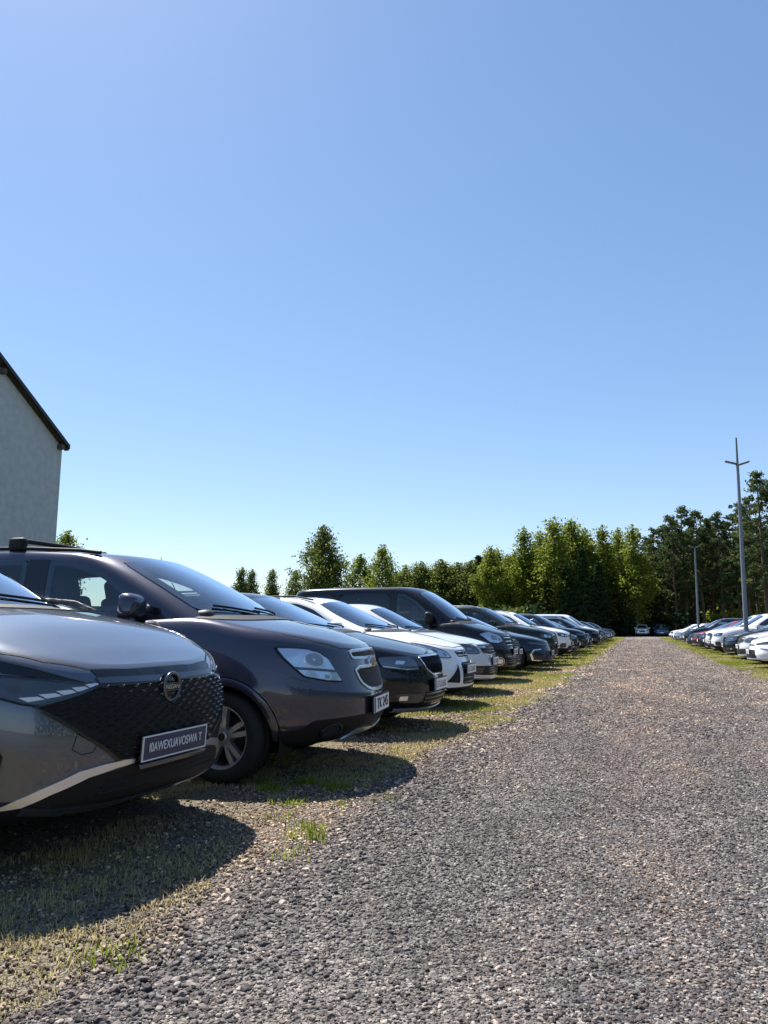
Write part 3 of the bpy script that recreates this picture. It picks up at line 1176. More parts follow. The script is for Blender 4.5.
SP_SEDAN = spec(
    L=4.85, W=1.84, R=.33, fo=.95, wb=2.82, paint=P_NAVY, crown=.07, clad=.05, flare=.012, pf=2.3, Lf=1.0,
    zb=[(0, .19), (.6, .17), (2, .18), (4.0, .22), (4.85, .3)],
    zd=[(0, .68), (.15, .74), (.45, .84), (.9, .93), (1.35, 1.01), (2.2, .98), (3.4, .97), (4.2, 1.02), (4.85, 1.03)],
    body=[(0, .24, .22, .85), (.04, .06, .1, .94), (.14, .0, .04, .97), (.32, .0, .0, .99), (.5, .03, .0, 1.0), (.68, .07, .02, .99), (.82, .1, .04, .975),
          (.91, .12, .05, .955), (.965, .138, .07, .93), (1.0, .18, .12, .885)],
    cab=[(-.12, 1.12, .4, .85), (0, 1.25, .45, .835), (.5, 1.72, .85, .75), (.8, 2.04, 1.15, .685), (.93, 2.24, 1.32, .64), (.98, 2.36, 1.44, .6), (1.0, 2.54, 1.62, .53)],
    zroof=[(0, 1.34), (2.0, 1.41), (2.6, 1.44), (3.2, 1.42), (3.8, 1.34), (4.8, 1.2)],
    windshield=[(.05, .95), (.4, .955), (.65, .97), (.535, 1.33), (.3, 1.36), (.05, 1.37)],
    rear_window=[(.05, 1.06), (.58, 1.06), (.48, 1.3), (.05, 1.33)],
    side_windows=[([(1.85, .98), (2.72, .985), (2.76, 1.34), (2.5, 1.33), (2.25, 1.25)], 'clear'), ([(2.82, .985), (3.62, 1.01), (3.55, 1.2), (3.2, 1.315), (2.84, 1.34)], 'tint')],
    pillar=[[(2.73, .985), (2.81, .985), (2.83, 1.34), (2.77, 1.34)]],
)


def lift(sp, dlow, dtop, rear=.04):
    """move the window outlines with a raised belt line and roof"""
    def mv(p, dl):
        zs = [q[1] for q in p]
        m = (min(zs) + max(zs)) / 2
        return [(a, b + (dl if b < m else dtop)) for a, b in p]
    sp['windshield'] = mv(sp['windshield'], dlow)
    sp['rear_window'] = mv(sp['rear_window'], rear)
    sp['side_windows'] = [(mv(p, dlow * .6), k) for p, k in sp['side_windows']]
    sp['pillar'] = [mv(p, dlow * .6) for p in sp['pillar']]


lift(SP_SKODA, .06, .02)
lift(SP_WAGON, .06, .035)
lift(SP_GOLF, .06, .035)
lift(SP_VAN, .035, .04)
lift(SP_ROAD, .05, .0)
lift(SP_SEDAN, .06, .0)

# ------------------------------------------------------------------ fronts and trim, model by model
def headlight(c, poly, housing, bowls=(), led=None, off=.003, ring=False, ledm=None):
    for mir in (False, True):
        q = mirror(poly) if mir else poly
        h = c.add('headlight', housing, 'front', [rnd(q, 2, .12)], off=off, rim=.012, sp=.03)
        bm = bmesh.new()
        c.strip(bm, 'front', rnd(q, 2, .12), .011, off + .0005, True, side=0)
        obj('lamp_seam', bm, M_PLASTIC, h, 40)
        for (y, z, r, m) in bowls:
            y = -y if mir else y
            bm = bmesh.new()
            c.patch(bm, 'front', ellipse(y, z, r * 1.1, r, 16), off=off + .002, rim=.003, sp=.02, push=lambda a, b, y=y, z=z, r=r: -.003 + .004 * min(1, math.hypot(a - y, b - z) / r))
            obj('lamp_bowl', bm, m, h, 40)
            if not ring:
                continue
            bm = bmesh.new()
            c.strip(bm, 'front', ellipse(y, z, r * 1.1, r, 18), .010, off + .0035, True, thick=.006, sp=.02)
            obj('lamp_ring', bm, M_CHROME, h, 40)
        if led:
            bm = bmesh.new()
            for p in led:
                p = mirror(p) if mir else p
                c.patch(bm, 'front', p, off=off + .004, rim=.004, sp=.02)
            obj('daytime_light', bm, ledm or M_LAMPDIM, h, 40)
        c.add('lamp_lens', M_LENS, 'front', [rnd(q, 2, .12)], off=off + .010, rim=.01, sp=.03, parent=h)


def tail(c):
    z = float(c.zd(c.L - .2))
    for sg in (1, -1):
        q = [(.52, z - .08), (.80, z - .06), (.80, z - .28), (.55, z - .25)]
        q = q if sg > 0 else mirror(q)
        c.add('tail_light', M_RED, 'rear', [rnd(q, 2, .15)], off=.005, rim=.012, sp=.05)


def outline(c, name, fr, pts, w, m, off=.006, closed=True, parent=None, on='body', thick=.006, side=0.):
    bm = bmesh.new()
    c.strip(bm, fr, pts, w, off, closed, on, thick=thick, side=side)
    return obj(name, bm, m, parent or c.root, 40)


def mesh_pattern(c, poly, dy, dz, w, h, m, parent, up=.02, vee=.0, off=.006):
    """raised scales of a grille insert"""
    bm = bmesh.new()
    ys, zs = [p[0] for p in poly], [p[1] for p in poly]
    r = 0
    z = min(zs) - .2
    while z < max(zs) + .1:
        y = min(ys) + (dy / 2 if r % 2 else 0)
        while y < max(ys):
            zz = z + vee * abs(y)
            if inside(poly, y, zz) and inside(poly, y + w * .5, zz) and inside(poly, y - w * .5, zz):
                sg = -1 if y < 0 else 1
                p = [c.pt('front', y - w / 2, zz, off)[0], c.pt('front', y, zz + h / 2, off)[0], c.pt('front', y + w / 2, zz, off)[0], c.pt('front', y, zz - h / 2, off)[0]]
                t = c.pt('front', y, zz + h * .12, off + up * .5)[0]
                vv = [bm.verts.new(q) for q in p]
                a = bm.verts.new(t)
                for k in range(4):
                    f = bm.faces.new((vv[k], a, vv[(k + 1) % 4]))
            y += dy
        z += dz
        r += 1
    return obj('grille_mesh', bm, m, parent, 20)


def slats(c, poly, n, th, m, parent, off=.006, name='grille_slats'):
    zs = [p[1] for p in poly]
    ys = [p[0] for p in poly]
    bm = bmesh.new()
    for k in range(n):
        z = min(zs) + (max(zs) - min(zs)) * (k + .5) / n
        y = min(ys)
        run = []
        while y <= max(ys):
            if inside(poly, y, z):
                run.append((y, z))
            elif len(run) > 2:
                break
            y += .02
        if len(run) > 2:
            c.strip(bm, 'front', run, th, off, False, thick=.01, sp=.05)
    return obj(name, bm, m, parent, 40)


def hood(c, pts, name='bonnet_seam'):
    """shut line of the bonnet, pts for one side as (s, y) from nose centre to cowl"""
    full = [(s, -y) for s, y in reversed(pts)] + pts
    bm = bmesh.new()
    c.strip(bm, 'top', full, .008, .0015, False, sp=.04)
    obj(name, bm, M_PLASTIC, c.bodyobj, 0)


def glyphs(c, plate, w=.4, h=.066, n=7, ink=M_INK):
    bm = bmesh.new()
    r = random.Random(n * 31 + int(w * 100))
    x = -w / 2
    for k in range(n):
        cw = w / n * .62
        add_box(bm, (.0135, x + cw / 2 + .02, 0), (.002, cw * r.uniform(.2, .35), h))
        add_box(bm, (.0133, x + cw / 2 + .02, r.choice((-h * .42, 0, h * .42))), (.002, cw, h * .18))
        x += w / n * (1.25 if k == 1 else .96)
    obj('plate_lettering', bm, ink, plate, 0)


def text_mesh(body, size, extrude=.001, spacing=1.):
    t = bpy.data.curves.new('lettering', 'FONT')
    t.body = body
    t.size = size
    t.align_x = 'CENTER'
    t.align_y = 'CENTER'
    t.extrude = extrude
    t.space_character = spacing
    to = bpy.data.objects.new('lettering', t)
    COL.objects.link(to)
    me = bpy.data.meshes.new_from_object(to.evaluated_get(bpy.context.evaluated_depsgraph_get()))
    bpy.data.objects.remove(to)
    me.materials.clear()
    return me


def arch(c, w, m, off=.006):
    c.arch_trim(w, m, off)


def base(c, mirror_s, mirror_z, steer=0., style='five', seat=(2.05, 2.95, 1.3), rim_r=.215, mcap=None, msize=(.14, .24, .17), rimmat=None, sw=True, tint=M_TINT):
    c.windows(tint=tint)
    c.wheels(style, rim_r, steer, rimmat=rimmat)
    c.interior(*seat)
    c.mirrors(mirror_s, mirror_z, msize, m=mcap)
    c.cowl()
    c.wipers()
    tail(c)


def face_suv(c):
    base(c, 1.80, 1.15, seat=(2.15, 3.0, 1.33), style='multi', rim_r=.235)
    arch(c, .055, M_PLASTIC, .007)
    hood(c, [(.075, .0), (.08, .25), (.125, .45), (.235, .62), (.36, .73), (.6, .775), (1.0, .785), (1.3, .775)])
    # black band below the bonnet and the bar under it
    band = [(-.455, .868), (-.25, .862), (0, .86), (.25, .862), (.455, .868), (.44, .835), (.2, .828), (0, .827), (-.2, .828), (-.44, .835)]
    g0 = c.add('grille_header', M_GLOSS, 'front', [band], off=.004)
    bar = [(-.45, .832), (0, .824), (.45, .832), (.44, .806), (0, .798), (-.44, .806)]
    c.add('grille_bar', M_SATINDARK, 'front', [bar], off=.010, rim=.012)
    # main grille
    gr = [(-.445, .797), (-.70, .724), (-.56, .616), (-.351, .468), (-.2, .452), (.2, .452), (.351, .468), (.56, .616), (.70, .724), (.445, .797)]
    g = c.add('grille', M_PLASTIC, 'front', [gr], off=.003)
    mesh_pattern(c, gr, .084, .021, .062, .019, M_GRILLE, g, up=.03, vee=.035)
    outline(c, 'grille_surround', 'front', gr, .014, M_GLOSS, .008, parent=g)
    # slim upper lamp strip and main lamp
    for sg in (0, 1):
        q = [(-.755, .925), (-.66, .888), (-.58, .85), (-.46, .808), (-.455, .798), (-.6, .82), (-.665, .84), (-.77, .868)]
        q = mirror(q) if sg else q
        o = c.add('lamp_strip', M_GLOSS, 'front', [rnd(q, 1, .1)], off=.006)
        s = [(-.75, .915), (-.66, .878), (-.575, .842), (-.49, .814)]
        outline(c, 'strip_light', 'front', [(-a, b) for a, b in s] if sg else s, .010, M_SATINDARK, .010, False, o)
    led = []
    for k in range(5):
        y, z = -.705 + k * .058, .756 + k * .0105
        led.append([(y - .034, z + .009), (y + .02, z + .011), (y + .04, z - .001), (y - .012, z - .009)])
    headlight(c, [(-.79, .858), (-.665, .836), (-.445, .801), (-.52, .768), (-.683, .728), (-.738, .742), (-.80, .775)], M_LAMPDARK, [(-.745, .80, .016, M_DISC)], led, ledm=M_LED)
    # lower bumper: black intake, bright trim, lip
    low = [(-.69, .335), (-.487, .412), (-.27, .434), (.27, .434), (.487, .412), (.69, .335), (.6, .30), (.35, .292), (-.35, .292), (-.6, .30)]
    g = c.add('bumper_intake', M_PLASTIC, 'front', [low], off=.003)
    inner = [(-.40, .40), (.40, .40), (.46, .325), (-.46, .325)]
    slats(c, inner, 3, .010, M_PLASTIC, g)
    for sg in (0, 1):
        q = [(-.775, .315), (-.72, .355), (-.657, .392), (-.53, .448), (-.43, .462), (-.32, .467), (-.25, .463), (-.255, .443), (-.35, .438), (-.487, .416), (-.623, .366), (-.70, .326)]
        c.add('bumper_trim', M_SATIN, 'front', [mirror(q) if sg else q], off=.010, rim=.014)
        v = [(-.80, .60), (-.775, .53), (-.77, .425), (-.83, .40), (-.86, .5), (-.85, .6)]
        c.add('bumper_vent', M_PLASTIC, 'front', [mirror(v) if sg else v], off=.004)
        k = [(-.561, .606), (-.476, .552), (-.489, .522), (-.534, .516), (-.578, .542)]
        outline(c, 'towing_eye_cover', 'front', [(-a, b) for a, b in k] if sg else k, .0035, M_PLASTIC, .0012, thick=0)
        b = outline(c, 'lip_trim', 'front', [(0, .268), (.3, .272), (.55, .285), (.7, .31)] if sg else [(0, .268), (-.3, .272), (-.55, .285), (-.7, .31)], .03, M_SATINDARK, .008, False)
    # badge: ring with a bar and the name across
    p, n = c.pt('front', 0, .762, .016)
    bm = bmesh.new()
    ring = [(0, .062 * math.cos(t), .066 * math.sin(t)) for t in (k * 2 * math.pi / 40 for k in range(41))]
    add_tube(bm, ring, .0085, 8, cap=False)
    for zz in (.017, -.017):
        add_box(bm, (0, 0, zz), (.004, .135, .004))
    b = obj('emblem', bm, M_SATINDARK, c.root, 50)
    b.location = p
    bm = bmesh.new()
    rr = add_lathe_y(bm, [(.001, 0), (.058, 0), (.07, -.012)], 30)
    bmesh.ops.rotate(bm, cent=(0, 0, 0), matrix=Matrix.Rotation(math.radians(-90), 3, 'Z'), verts=bm.verts)
    o = obj('emblem_disc', bm, M_GLOSS, b, 50)
    o.location = (-.004, 0, 0)
    me = text_mesh('NISSAN', .031)
    for v in me.vertices:
        v.co = Vector((.004 + v.co.z, v.co.x * 1.02, v.co.y))
    me.materials.append(M_SATIN)
    o = bpy.data.objects.new('emblem_lettering', me)
    COL.objects.link(o)
    o.parent = b
    pl = c.plate(.503, 'I0AWEXUAVOSWA T', y=.01, w=.5, h=.1, frame=M_GLOSS, face=M_DEALER, ink=M_WHITEINK, blue=False, ah=.044, aw=.42, surround=M_WHITEINK, tilt=-.06)
    bm = bmesh.new()
    add_box(bm, (.004, 0, -.077), (.02, .52, .022), None, bevel=.004)
    obj('plate_carrier_lip', bm, M_SATINDARK, pl, 40)
    c.doors([[(1.42, .36), (1.45, 1.1), (2.66, 1.12), (2.68, .34)], [(2.72, .34), (2.71, 1.12), (3.5, 1.12), (3.4, .8), (3.2, .36)]])
    c.handles((2.5, 3.4), .93)
    for sg in (1, -1):
        bm = bmesh.new()
        pts = [c.pt('top', s, sg * .52, .035, 'cabin')[0] for s in (2.1, 2.3, 2.8, 3.3, 3.8, 4.0)]
        pts[0].z -= .03
        pts[-1].z -= .03
        add_tube(bm, pts, .014, 8)
        obj('roof_rail', bm, M_SATIN, c.root, 50)


def face_mpv(c):
    base(c, 1.61, 1.21, steer=-.15, style='double', seat=(2.46, 3.3, 1.47), rim_r=.213, msize=(.15, .24, .19))
    arch(c, .05, c.paint, .010)
    hood(c, [(.115, .0), (.125, .25), (.19, .45), (.33, .62), (.5, .72), (.75, .775), (1.05, .79), (1.3, .77)])
    hl = [(-.835, .925), (-.703, .912), (-.60, .845), (-.57, .76), (-.53, .675), (-.66, .69), (-.769, .72), (-.80, .782), (-.828, .85)]
    headlight(c, hl, M_LAMPSILV, [(-.69, .835, .05, M_LAMPDIM), (-.645, .715, .02, M_LAMPDIM)], None, ring=True)
    for sg in (1, -1):
        bm = bmesh.new()
        c.strip(bm, 'front', [(sg * .80, .782), (sg * .68, .765), (sg * .57, .75)], .014, .011, False)
        obj('lamp_divider', bm, M_LAMPDARK, c.root, 40)
    ug = rnd([(-.37, .885), (0, .893), (.37, .885), (.36, .835), (.14, .832), (0, .832), (-.14, .832), (-.36, .835)], 1, .12)
    g = c.add('upper_grille', M_PLASTIC, 'front', [ug], off=.002)
    mesh_pattern(c, ug, .03, .012, .022, .012, M_GRILLE, g, up=.012)
    outline(c, 'grille_surround', 'front', ug, .02, M_SATIN, .008, parent=g)
    lg = rnd([(-.37, .768), (0, .768), (.37, .768), (.33, .66), (.22, .605), (0, .59), (-.22, .605), (-.33, .66)], 1, .2)
    g = c.add('lower_grille', M_PLASTIC, 'front', [lg], off=.002)
    mesh_pattern(c, lg, .03, .012, .022, .012, M_GRILLE, g, up=.012)
    outline(c, 'grille_surround', 'front', lg, .022, M_SATIN, .008, parent=g)
    # cross-shaped badge on the bar between the two grilles
    p, n = c.pt('front', 0, .80, .014)
    bm = bmesh.new()
    pro = [(-.095, -.018), (-.045, -.018), (-.045, -.036), (.038, -.036), (.042, -.018), (.095, -.018), (.085, .018), (.042, .018), (.042, .036), (-.038, .036), (-.042, .018), (-.085, .018)]
    lo = [bm.verts.new((-.02, a, b)) for a, b in pro]
    hi = [bm.verts.new((.01, a, b)) for a, b in pro]
    k = [bm.verts.new((.018, a * .82, b * .7)) for a, b in pro]
    for i in range(12):
        j = (i + 1) % 12
        quad(bm, lo[i], lo[j], hi[j], hi[i])
        quad(bm, hi[i], hi[j], k[j], k[i], 1)
    bm.faces.new(k).material_index = 1
    o = obj('emblem', bm, [M_CHROME, mat('badge_face', (.30, .27, .2), .3, .8)], c.root, 0)
    o.location = p
    # bumper
    blk = rnd([(-.86, .325), (-.78, .345), (-.735, .425), (-.5, .432), (0, .432), (.5, .432), (.735, .425), (.78, .345), (.86, .325), (.80, .285), (.4, .275), (0, .275), (-.4, .275), (-.80, .285)], 1, .12)
    g = c.add('bumper_intake', M_PLASTIC, 'front', [blk], off=.004)
    slats(c, [(-.42, .41), (.42, .41), (.36, .345), (-.36, .345)], 3, .009, M_PLASTIC, g)
    for sg in (1, -1):
        fg = [(sg * a, b) for a, b in ellipse(-.61, .345, .062, .05, 18)]
        f = c.add('fog_light', M_LAMPDARK, 'front', [fg], off=.008, rim=.012, sp=.025)
        outline(c, 'fog_light_bezel', 'front', fg, .012, M_GLOSS, .014, parent=f, thick=.01)
    sk = [(-.46, .275), (-.36, .335), (-.27, .338), (0, .315), (.27, .338), (.36, .335), (.46, .275), (.2, .255), (0, .252), (-.2, .255)]
    c.add('skid_plate', M_SATIN, 'front', [sk], off=.012, rim=.02)
    bm = bmesh.new()
    for y, z in ((-.61, .55), (-.22, .56), (.22, .56), (.61, .55), (-.885, .645), (.885, .645)):
        c.patch(bm, 'front', ellipse(y, z, .013, .013, 10), off=.004, rim=.008, sp=.02)
    obj('parking_sensor', bm, c.paint, c.bodyobj, 40)
    # crease from lamp to arch
    bm = bmesh.new()
    for fr in ('left', 'right'):
        c.strip(bm, fr, [(.62, .79), (.42, .715), (.33, .69)], .012, .001, False, thick=.002)
        c.strip(bm, fr, [(1.5, .86), (2.5, .88), (3.6, .9), (4.3, .92)], .02, .002, False, thick=.003)
    obj('side_crease', bm, c.paint, c.bodyobj, 60)
    pl = c.plate(.487, 'TK 245', w=.52, h=.114, tilt=0.)
    c.doors([[(1.36, .34), (1.38, 1.12), (2.53, 1.15), (2.55, .34)], [(2.59, .34), (2.58, 1.15), (3.5, 1.16), (3.42, .8), (3.2, .36)]])
    c.handles((2.36, 3.36), .97)
    for sg in (1, -1):
        bm = bmesh.new()
        pts = [c.pt('top', s, sg * .575, .02, 'cabin')[0] for s in (2.12, 2.3, 2.8, 3.3, 3.9, 4.2)]
        add_tube(bm, pts, .016, 8)
        obj('roof_rail', bm, M_PLASTIC, c.root, 50)
    for s in (2.88, 3.8):
        bm = bmesh.new()
        za = c.pt('top', s, .575, 0, 'cabin')[0].z
        pts = [(c.rx(s), y, za + .085 + .012 * (1 - abs(y) / .6)) for y in (-.56, -.4, -.2, 0, .2, .4, .56)]
        add_tube(bm, pts, .021, 10)
        r = obj('roof_rack', bm, M_PLASTIC, c.root, 50)
        for sg in (1, -1):
            bm = bmesh.new()
            add_box(bm, (c.rx(s), sg * .565, za + .05), (.145, .08, .115), None, bevel=.03, seg=3)
            obj('rack_foot', bm, M_PLASTIC, r, 50)


def antenna(c, s=3.7, h=.35, y=.0):
    p, n = c.pt('top', s, y, -.005, 'cabin')
    bm = bmesh.new()
    add_tube(bm, [p, p + Vector((-.06, 0, .08)), p + Vector((-.6 * h, 0, h))], [.012, .006, .004], 6)
    obj('aerial', bm, M_PLASTIC, c.root, 50)


def face_skoda(c):
    base(c, 1.72, 1.06, seat=(2.1, 2.95, 1.22))
    hood(c, [(.11, .0), (.12, .25), (.17, .42), (.3, .6), (.5, .72), (.8, .77), (1.2, .78), (1.35, .76)])
    headlight(c, [(-.80, .775), (-.49, .778), (-.445, .634), (-.625, .632), (-.79, .666)], M_LAMPMID, [], [[(-.70, .70), (-.63, .695), (-.60, .725), (-.68, .735)], [(-.78, .675), (-.62, .643), (-.46, .645), (-.46, .652), (-.62, .652), (-.78, .685)]], ledm=M_LAMPSILV)
    gr = rnd([(-.40, .765), (0, .77), (.40, .765), (.31, .63), (.18, .577), (-.18, .577), (-.31, .63)], 1, .1)
    g = c.add('grille', M_PLASTIC, 'front', [gr], off=.003)
    bm = bmesh.new()
    for k in range(-9, 10):
        y = k * .04
        zs = [z for z in (.58 + j * .01 for j in range(20)) if inside(gr, y, z)]
        if len(zs) > 2:
            c.strip(bm, 'front', [(y, zs[0]), (y, zs[-1])], .012, .010, False, thick=.01)
    obj('grille_slats', bm, M_GLOSS, g, 40)
    outline(c, 'grille_surround', 'front', gr, .018, M_CHROME, .010, parent=g)
    p, n = c.pt('front', 0, .80, .006)
    bm = bmesh.new()
    add_tube(bm, [(0, .035 * math.cos(t), .035 * math.sin(t)) for t in (k * 2 * math.pi / 24 for k in range(25))], .006, 6, cap=False)
    add_box(bm, (-.003, 0, 0), (.006, .05, .03), Matrix.Rotation(.6, 3, 'X'))
    obj('emblem', bm, M_CHROME, c.root, 50, loc=p)
    for sg in (0, 1):
        q = [(-.73, .412), (-.425, .396), (-.46, .308), (-.68, .322)]
        f = c.add('fog_light', M_LAMPDARK, 'front', [rnd(mirror(q) if sg else q, 1, .1)], off=.004)
        y = (.655 if sg else -.655)
        c.add('fog_lamp', M_LAMPSILV, 'front', [[(y - .035, .345), (y + .035, .345), (y + .035, .385), (y - .035, .385)]], off=.008, rim=.004, parent=f)
    low = [(-.38, .41), (.38, .41), (.42, .29), (-.42, .29)]
    g = c.add('bumper_intake', M_PLASTIC, 'front', [low], off=.003)
    slats(c, low, 3, .016, M_GLOSS, g)
    outline(c, 'lip_trim', 'front', [(-.7, .25), (-.4, .235), (0, .23), (.4, .235), (.7, .25)], .03, M_SATIN, .010, False, thick=.02)
    glyphs(c, c.plate(.475, None, w=.52, h=.114))
    c.doors([[(1.42, .3), (1.45, 1.0), (2.64, 1.02), (2.66, .3)], [(2.70, .3), (2.69, 1.02), (3.5, 1.03), (3.4, .75), (3.2, .3)]])
    c.handles((2.45, 3.4), .87)
    antenna(c, 3.3, .5)
    for sg in (1, -1):
        bm = bmesh.new()
        add_tube(bm, [c.pt('top', s, sg * .53, .03, 'cabin')[0] for s in (2.2, 2.5, 3.0, 3.5)], .013, 8)
        obj('roof_rail', bm, M_PLASTIC, c.root, 50)


def face_wagon(c):
    base(c, 1.66, 1.075, seat=(2.1, 2.95, 1.25))
    hood(c, [(.17, .0), (.18, .25), (.26, .45), (.42, .62), (.6, .72), (.9, .765), (1.3, .76)])
    headlight(c, [(-.79, .875), (-.61, .80), (-.50, .745), (-.455, .663), (-.62, .667), (-.755, .76)], M_LAMPSILV, [(-.66, .755, .04, M_LAMPDIM), (-.55, .71, .03, M_LAMPDIM)], ring=True)
    for sg in (0, 1):
        t = [(-.64, .345), (-.385, .585), (-.37, .57), (-.395, .33), (-.41, .325)]
        g = c.add('bumper_vent', M_PLASTIC, 'front', [mirror(t) if sg else t], off=.004)
        outline(c, 'vent_surround', 'front', [(-a, b) for a, b in t] if sg else t, .014, c.paint, .010, parent=g)
    ug = rnd([(-.33, .75), (0, .762), (.33, .75), (.27, .672), (0, .668), (-.27, .672)], 1, .1)
    g = c.add('upper_grille', M_PLASTIC, 'front', [ug], off=.004)
    slats(c, ug, 2, .012, M_CHROME, g)
    p, n = c.pt('front', 0, .715, .016)
    bm = bmesh.new()
    vs = [bm.verts.new((0, .075 * math.cos(t), .03 * math.sin(t))) for t in (k * 2 * math.pi / 24 for k in range(24))]
    bm.faces.new(vs)
    bmesh.ops.solidify(bm, geom=bm.faces[:], thickness=.01)
    o = obj('emblem', bm, mat('badge_blue', (.02, .05, .2), .2, coat=.8), c.root, 0, loc=p)
    bm = bmesh.new()
    add_tube(bm, [(.004, .077 * math.cos(t), .032 * math.sin(t)) for t in (k * 2 * math.pi / 24 for k in range(25))], .004, 6, cap=False)
    obj('emblem_rim', bm, M_CHROME, o, 50)
    lg = rnd([(-.27, .595), (0, .60), (.27, .595), (.33, .315), (0, .305), (-.33, .315)], 1, .08)
    g = c.add('lower_grille', M_PLASTIC, 'front', [lg], off=.004)
    slats(c, lg, 5, .012, M_GLOSS, g)
    low = [(-.62, .275), (.62, .275), (.55, .235), (-.55, .235)]
    c.add('bumper_lip', M_PLASTIC, 'front', [low], off=.006)
    glyphs(c, c.plate(.50, None, w=.52, h=.114, off=.02))
    c.doors([[(1.40, .3), (1.43, 1.0), (2.62, 1.03), (2.64, .3)], [(2.68, .3), (2.67, 1.03), (3.45, 1.04), (3.35, .75), (3.15, .3)]])
    c.handles((2.45, 3.35), .89)
    for sg in (1, -1):
        bm = bmesh.new()
        pts = [c.pt('top', s, sg * .53, .03, 'cabin')[0] for s in (2.2, 2.5, 3.0, 3.5, 4.0)]
        add_tube(bm, pts, .013, 8)
        obj('roof_rail', bm, M_PLASTIC, c.root, 50)


def face_golf(c):
    base(c, 1.66, 1.06, seat=(2.05, 2.9, 1.24))
    hood(c, [(.11, .0), (.12, .25), (.17, .45), (.3, .62), (.5, .72), (.8, .765), (1.3, .76)])
    headlight(c, [(-.81, .812), (-.60, .80), (-.54, .66), (-.66, .65), (-.80, .665)], M_LAMPMID, [], [[(-.74, .72), (-.68, .715), (-.66, .745), (-.73, .75)], [(-.79, .675), (-.66, .66), (-.55, .665), (-.55, .672), (-.66, .67), (-.79, .685)]])
    gr = rnd([(-.56, .79), (0, .80), (.56, .79), (.50, .66), (.2, .62), (-.2, .62), (-.50, .66)], 1, .1)
    g = c.add('grille', M_PLASTIC, 'front', [gr], off=.003)
    slats(c, gr, 4, .010, M_GLOSS, g)
    outline(c, 'grille_surround', 'front', gr, .012, M_CHROME, .009, parent=g)
    low = rnd([(-.76, .465), (0, .45), (.76, .465), (.70, .33), (.3, .30), (-.3, .30), (-.70, .33)], 1, .1)
    g = c.add('bumper_intake', M_PLASTIC, 'front', [low], off=.003)
    slats(c, [(-.4, .44), (.4, .44), (.36, .33), (-.36, .33)], 3, .012, M_GLOSS, g)
    for sg in (0, 1):
        q = [(-.70, .44), (-.52, .43), (-.56, .345), (-.68, .35)]
        c.add('fog_light', M_LAMPDARK, 'front', [mirror(q) if sg else q], off=.007)
    outline(c, 'lip_trim', 'front', [(-.7, .275), (-.4, .255), (0, .25), (.4, .255), (.7, .275)], .03, M_SATIN, .010, False, thick=.02)
    glyphs(c, c.plate(.525, None, w=.52, h=.114))
    c.doors([[(1.38, .3), (1.41, .98), (2.58, 1.0), (2.6, .3)], [(2.64, .3), (2.63, 1.0), (3.35, 1.01), (3.25, .75), (3.1, .3)]])
    c.handles((2.42, 3.25), .86)


def face_van(c):
    base(c, 1.56, 1.27, seat=(1.95, 3.1, 1.52), mcap=M_PLASTIC, msize=(.15, .26, .24))
    hood(c, [(.16, .0), (.17, .25), (.22, .42), (.38, .6), (.55, .72), (.8, .8), (1.2, .8)])
    headlight(c, [(-.89, .955), (-.74, 1.0), (-.56, .91), (-.55, .81), (-.68, .77), (-.82, .79)], M_LAMPSILV, [(-.72, .88, .055, M_LAMPDIM), (-.62, .85, .04, M_LAMPDIM)], ring=True)
    gr = rnd([(-.50, .90), (0, .91), (.50, .90), (.44, .70), (-.44, .70)], 1, .1)
    g = c.add('grille', M_PLASTIC, 'front', [gr], off=.003)
    slats(c, gr, 3, .02, M_CHROME, g)
    low = rnd([(-.55, .50), (.55, .50), (.5, .33), (-.5, .33)], 1, .1)
    g = c.add('bumper_intake', M_PLASTIC, 'front', [low], off=.003)
    slats(c, low, 4, .012, M_GLOSS, g)
    for sg in (0, 1):
        q = ellipse(-.70, .42, .06, .05, 14)
        f = c.add('fog_light', M_LAMPSILV, 'front', [mirror(q) if sg else q], off=.006)
        outline(c, 'fog_light_bezel', 'front', [((.70 if sg else -.70) + .085 * math.cos(t), .42 + .075 * math.sin(t)) for t in (k * 2 * math.pi / 18 for k in range(18))], .012, M_CHROME, .008, parent=f)
    glyphs(c, c.plate(.60, None, w=.52, h=.114))
    c.doors([[(1.2, .34), (1.22, 1.14), (2.36, 1.14), (2.38, .34)], [(2.42, .34), (2.41, 1.14), (3.6, 1.14), (3.62, .34)]])
    c.handles((2.2, 2.6), 1.0)


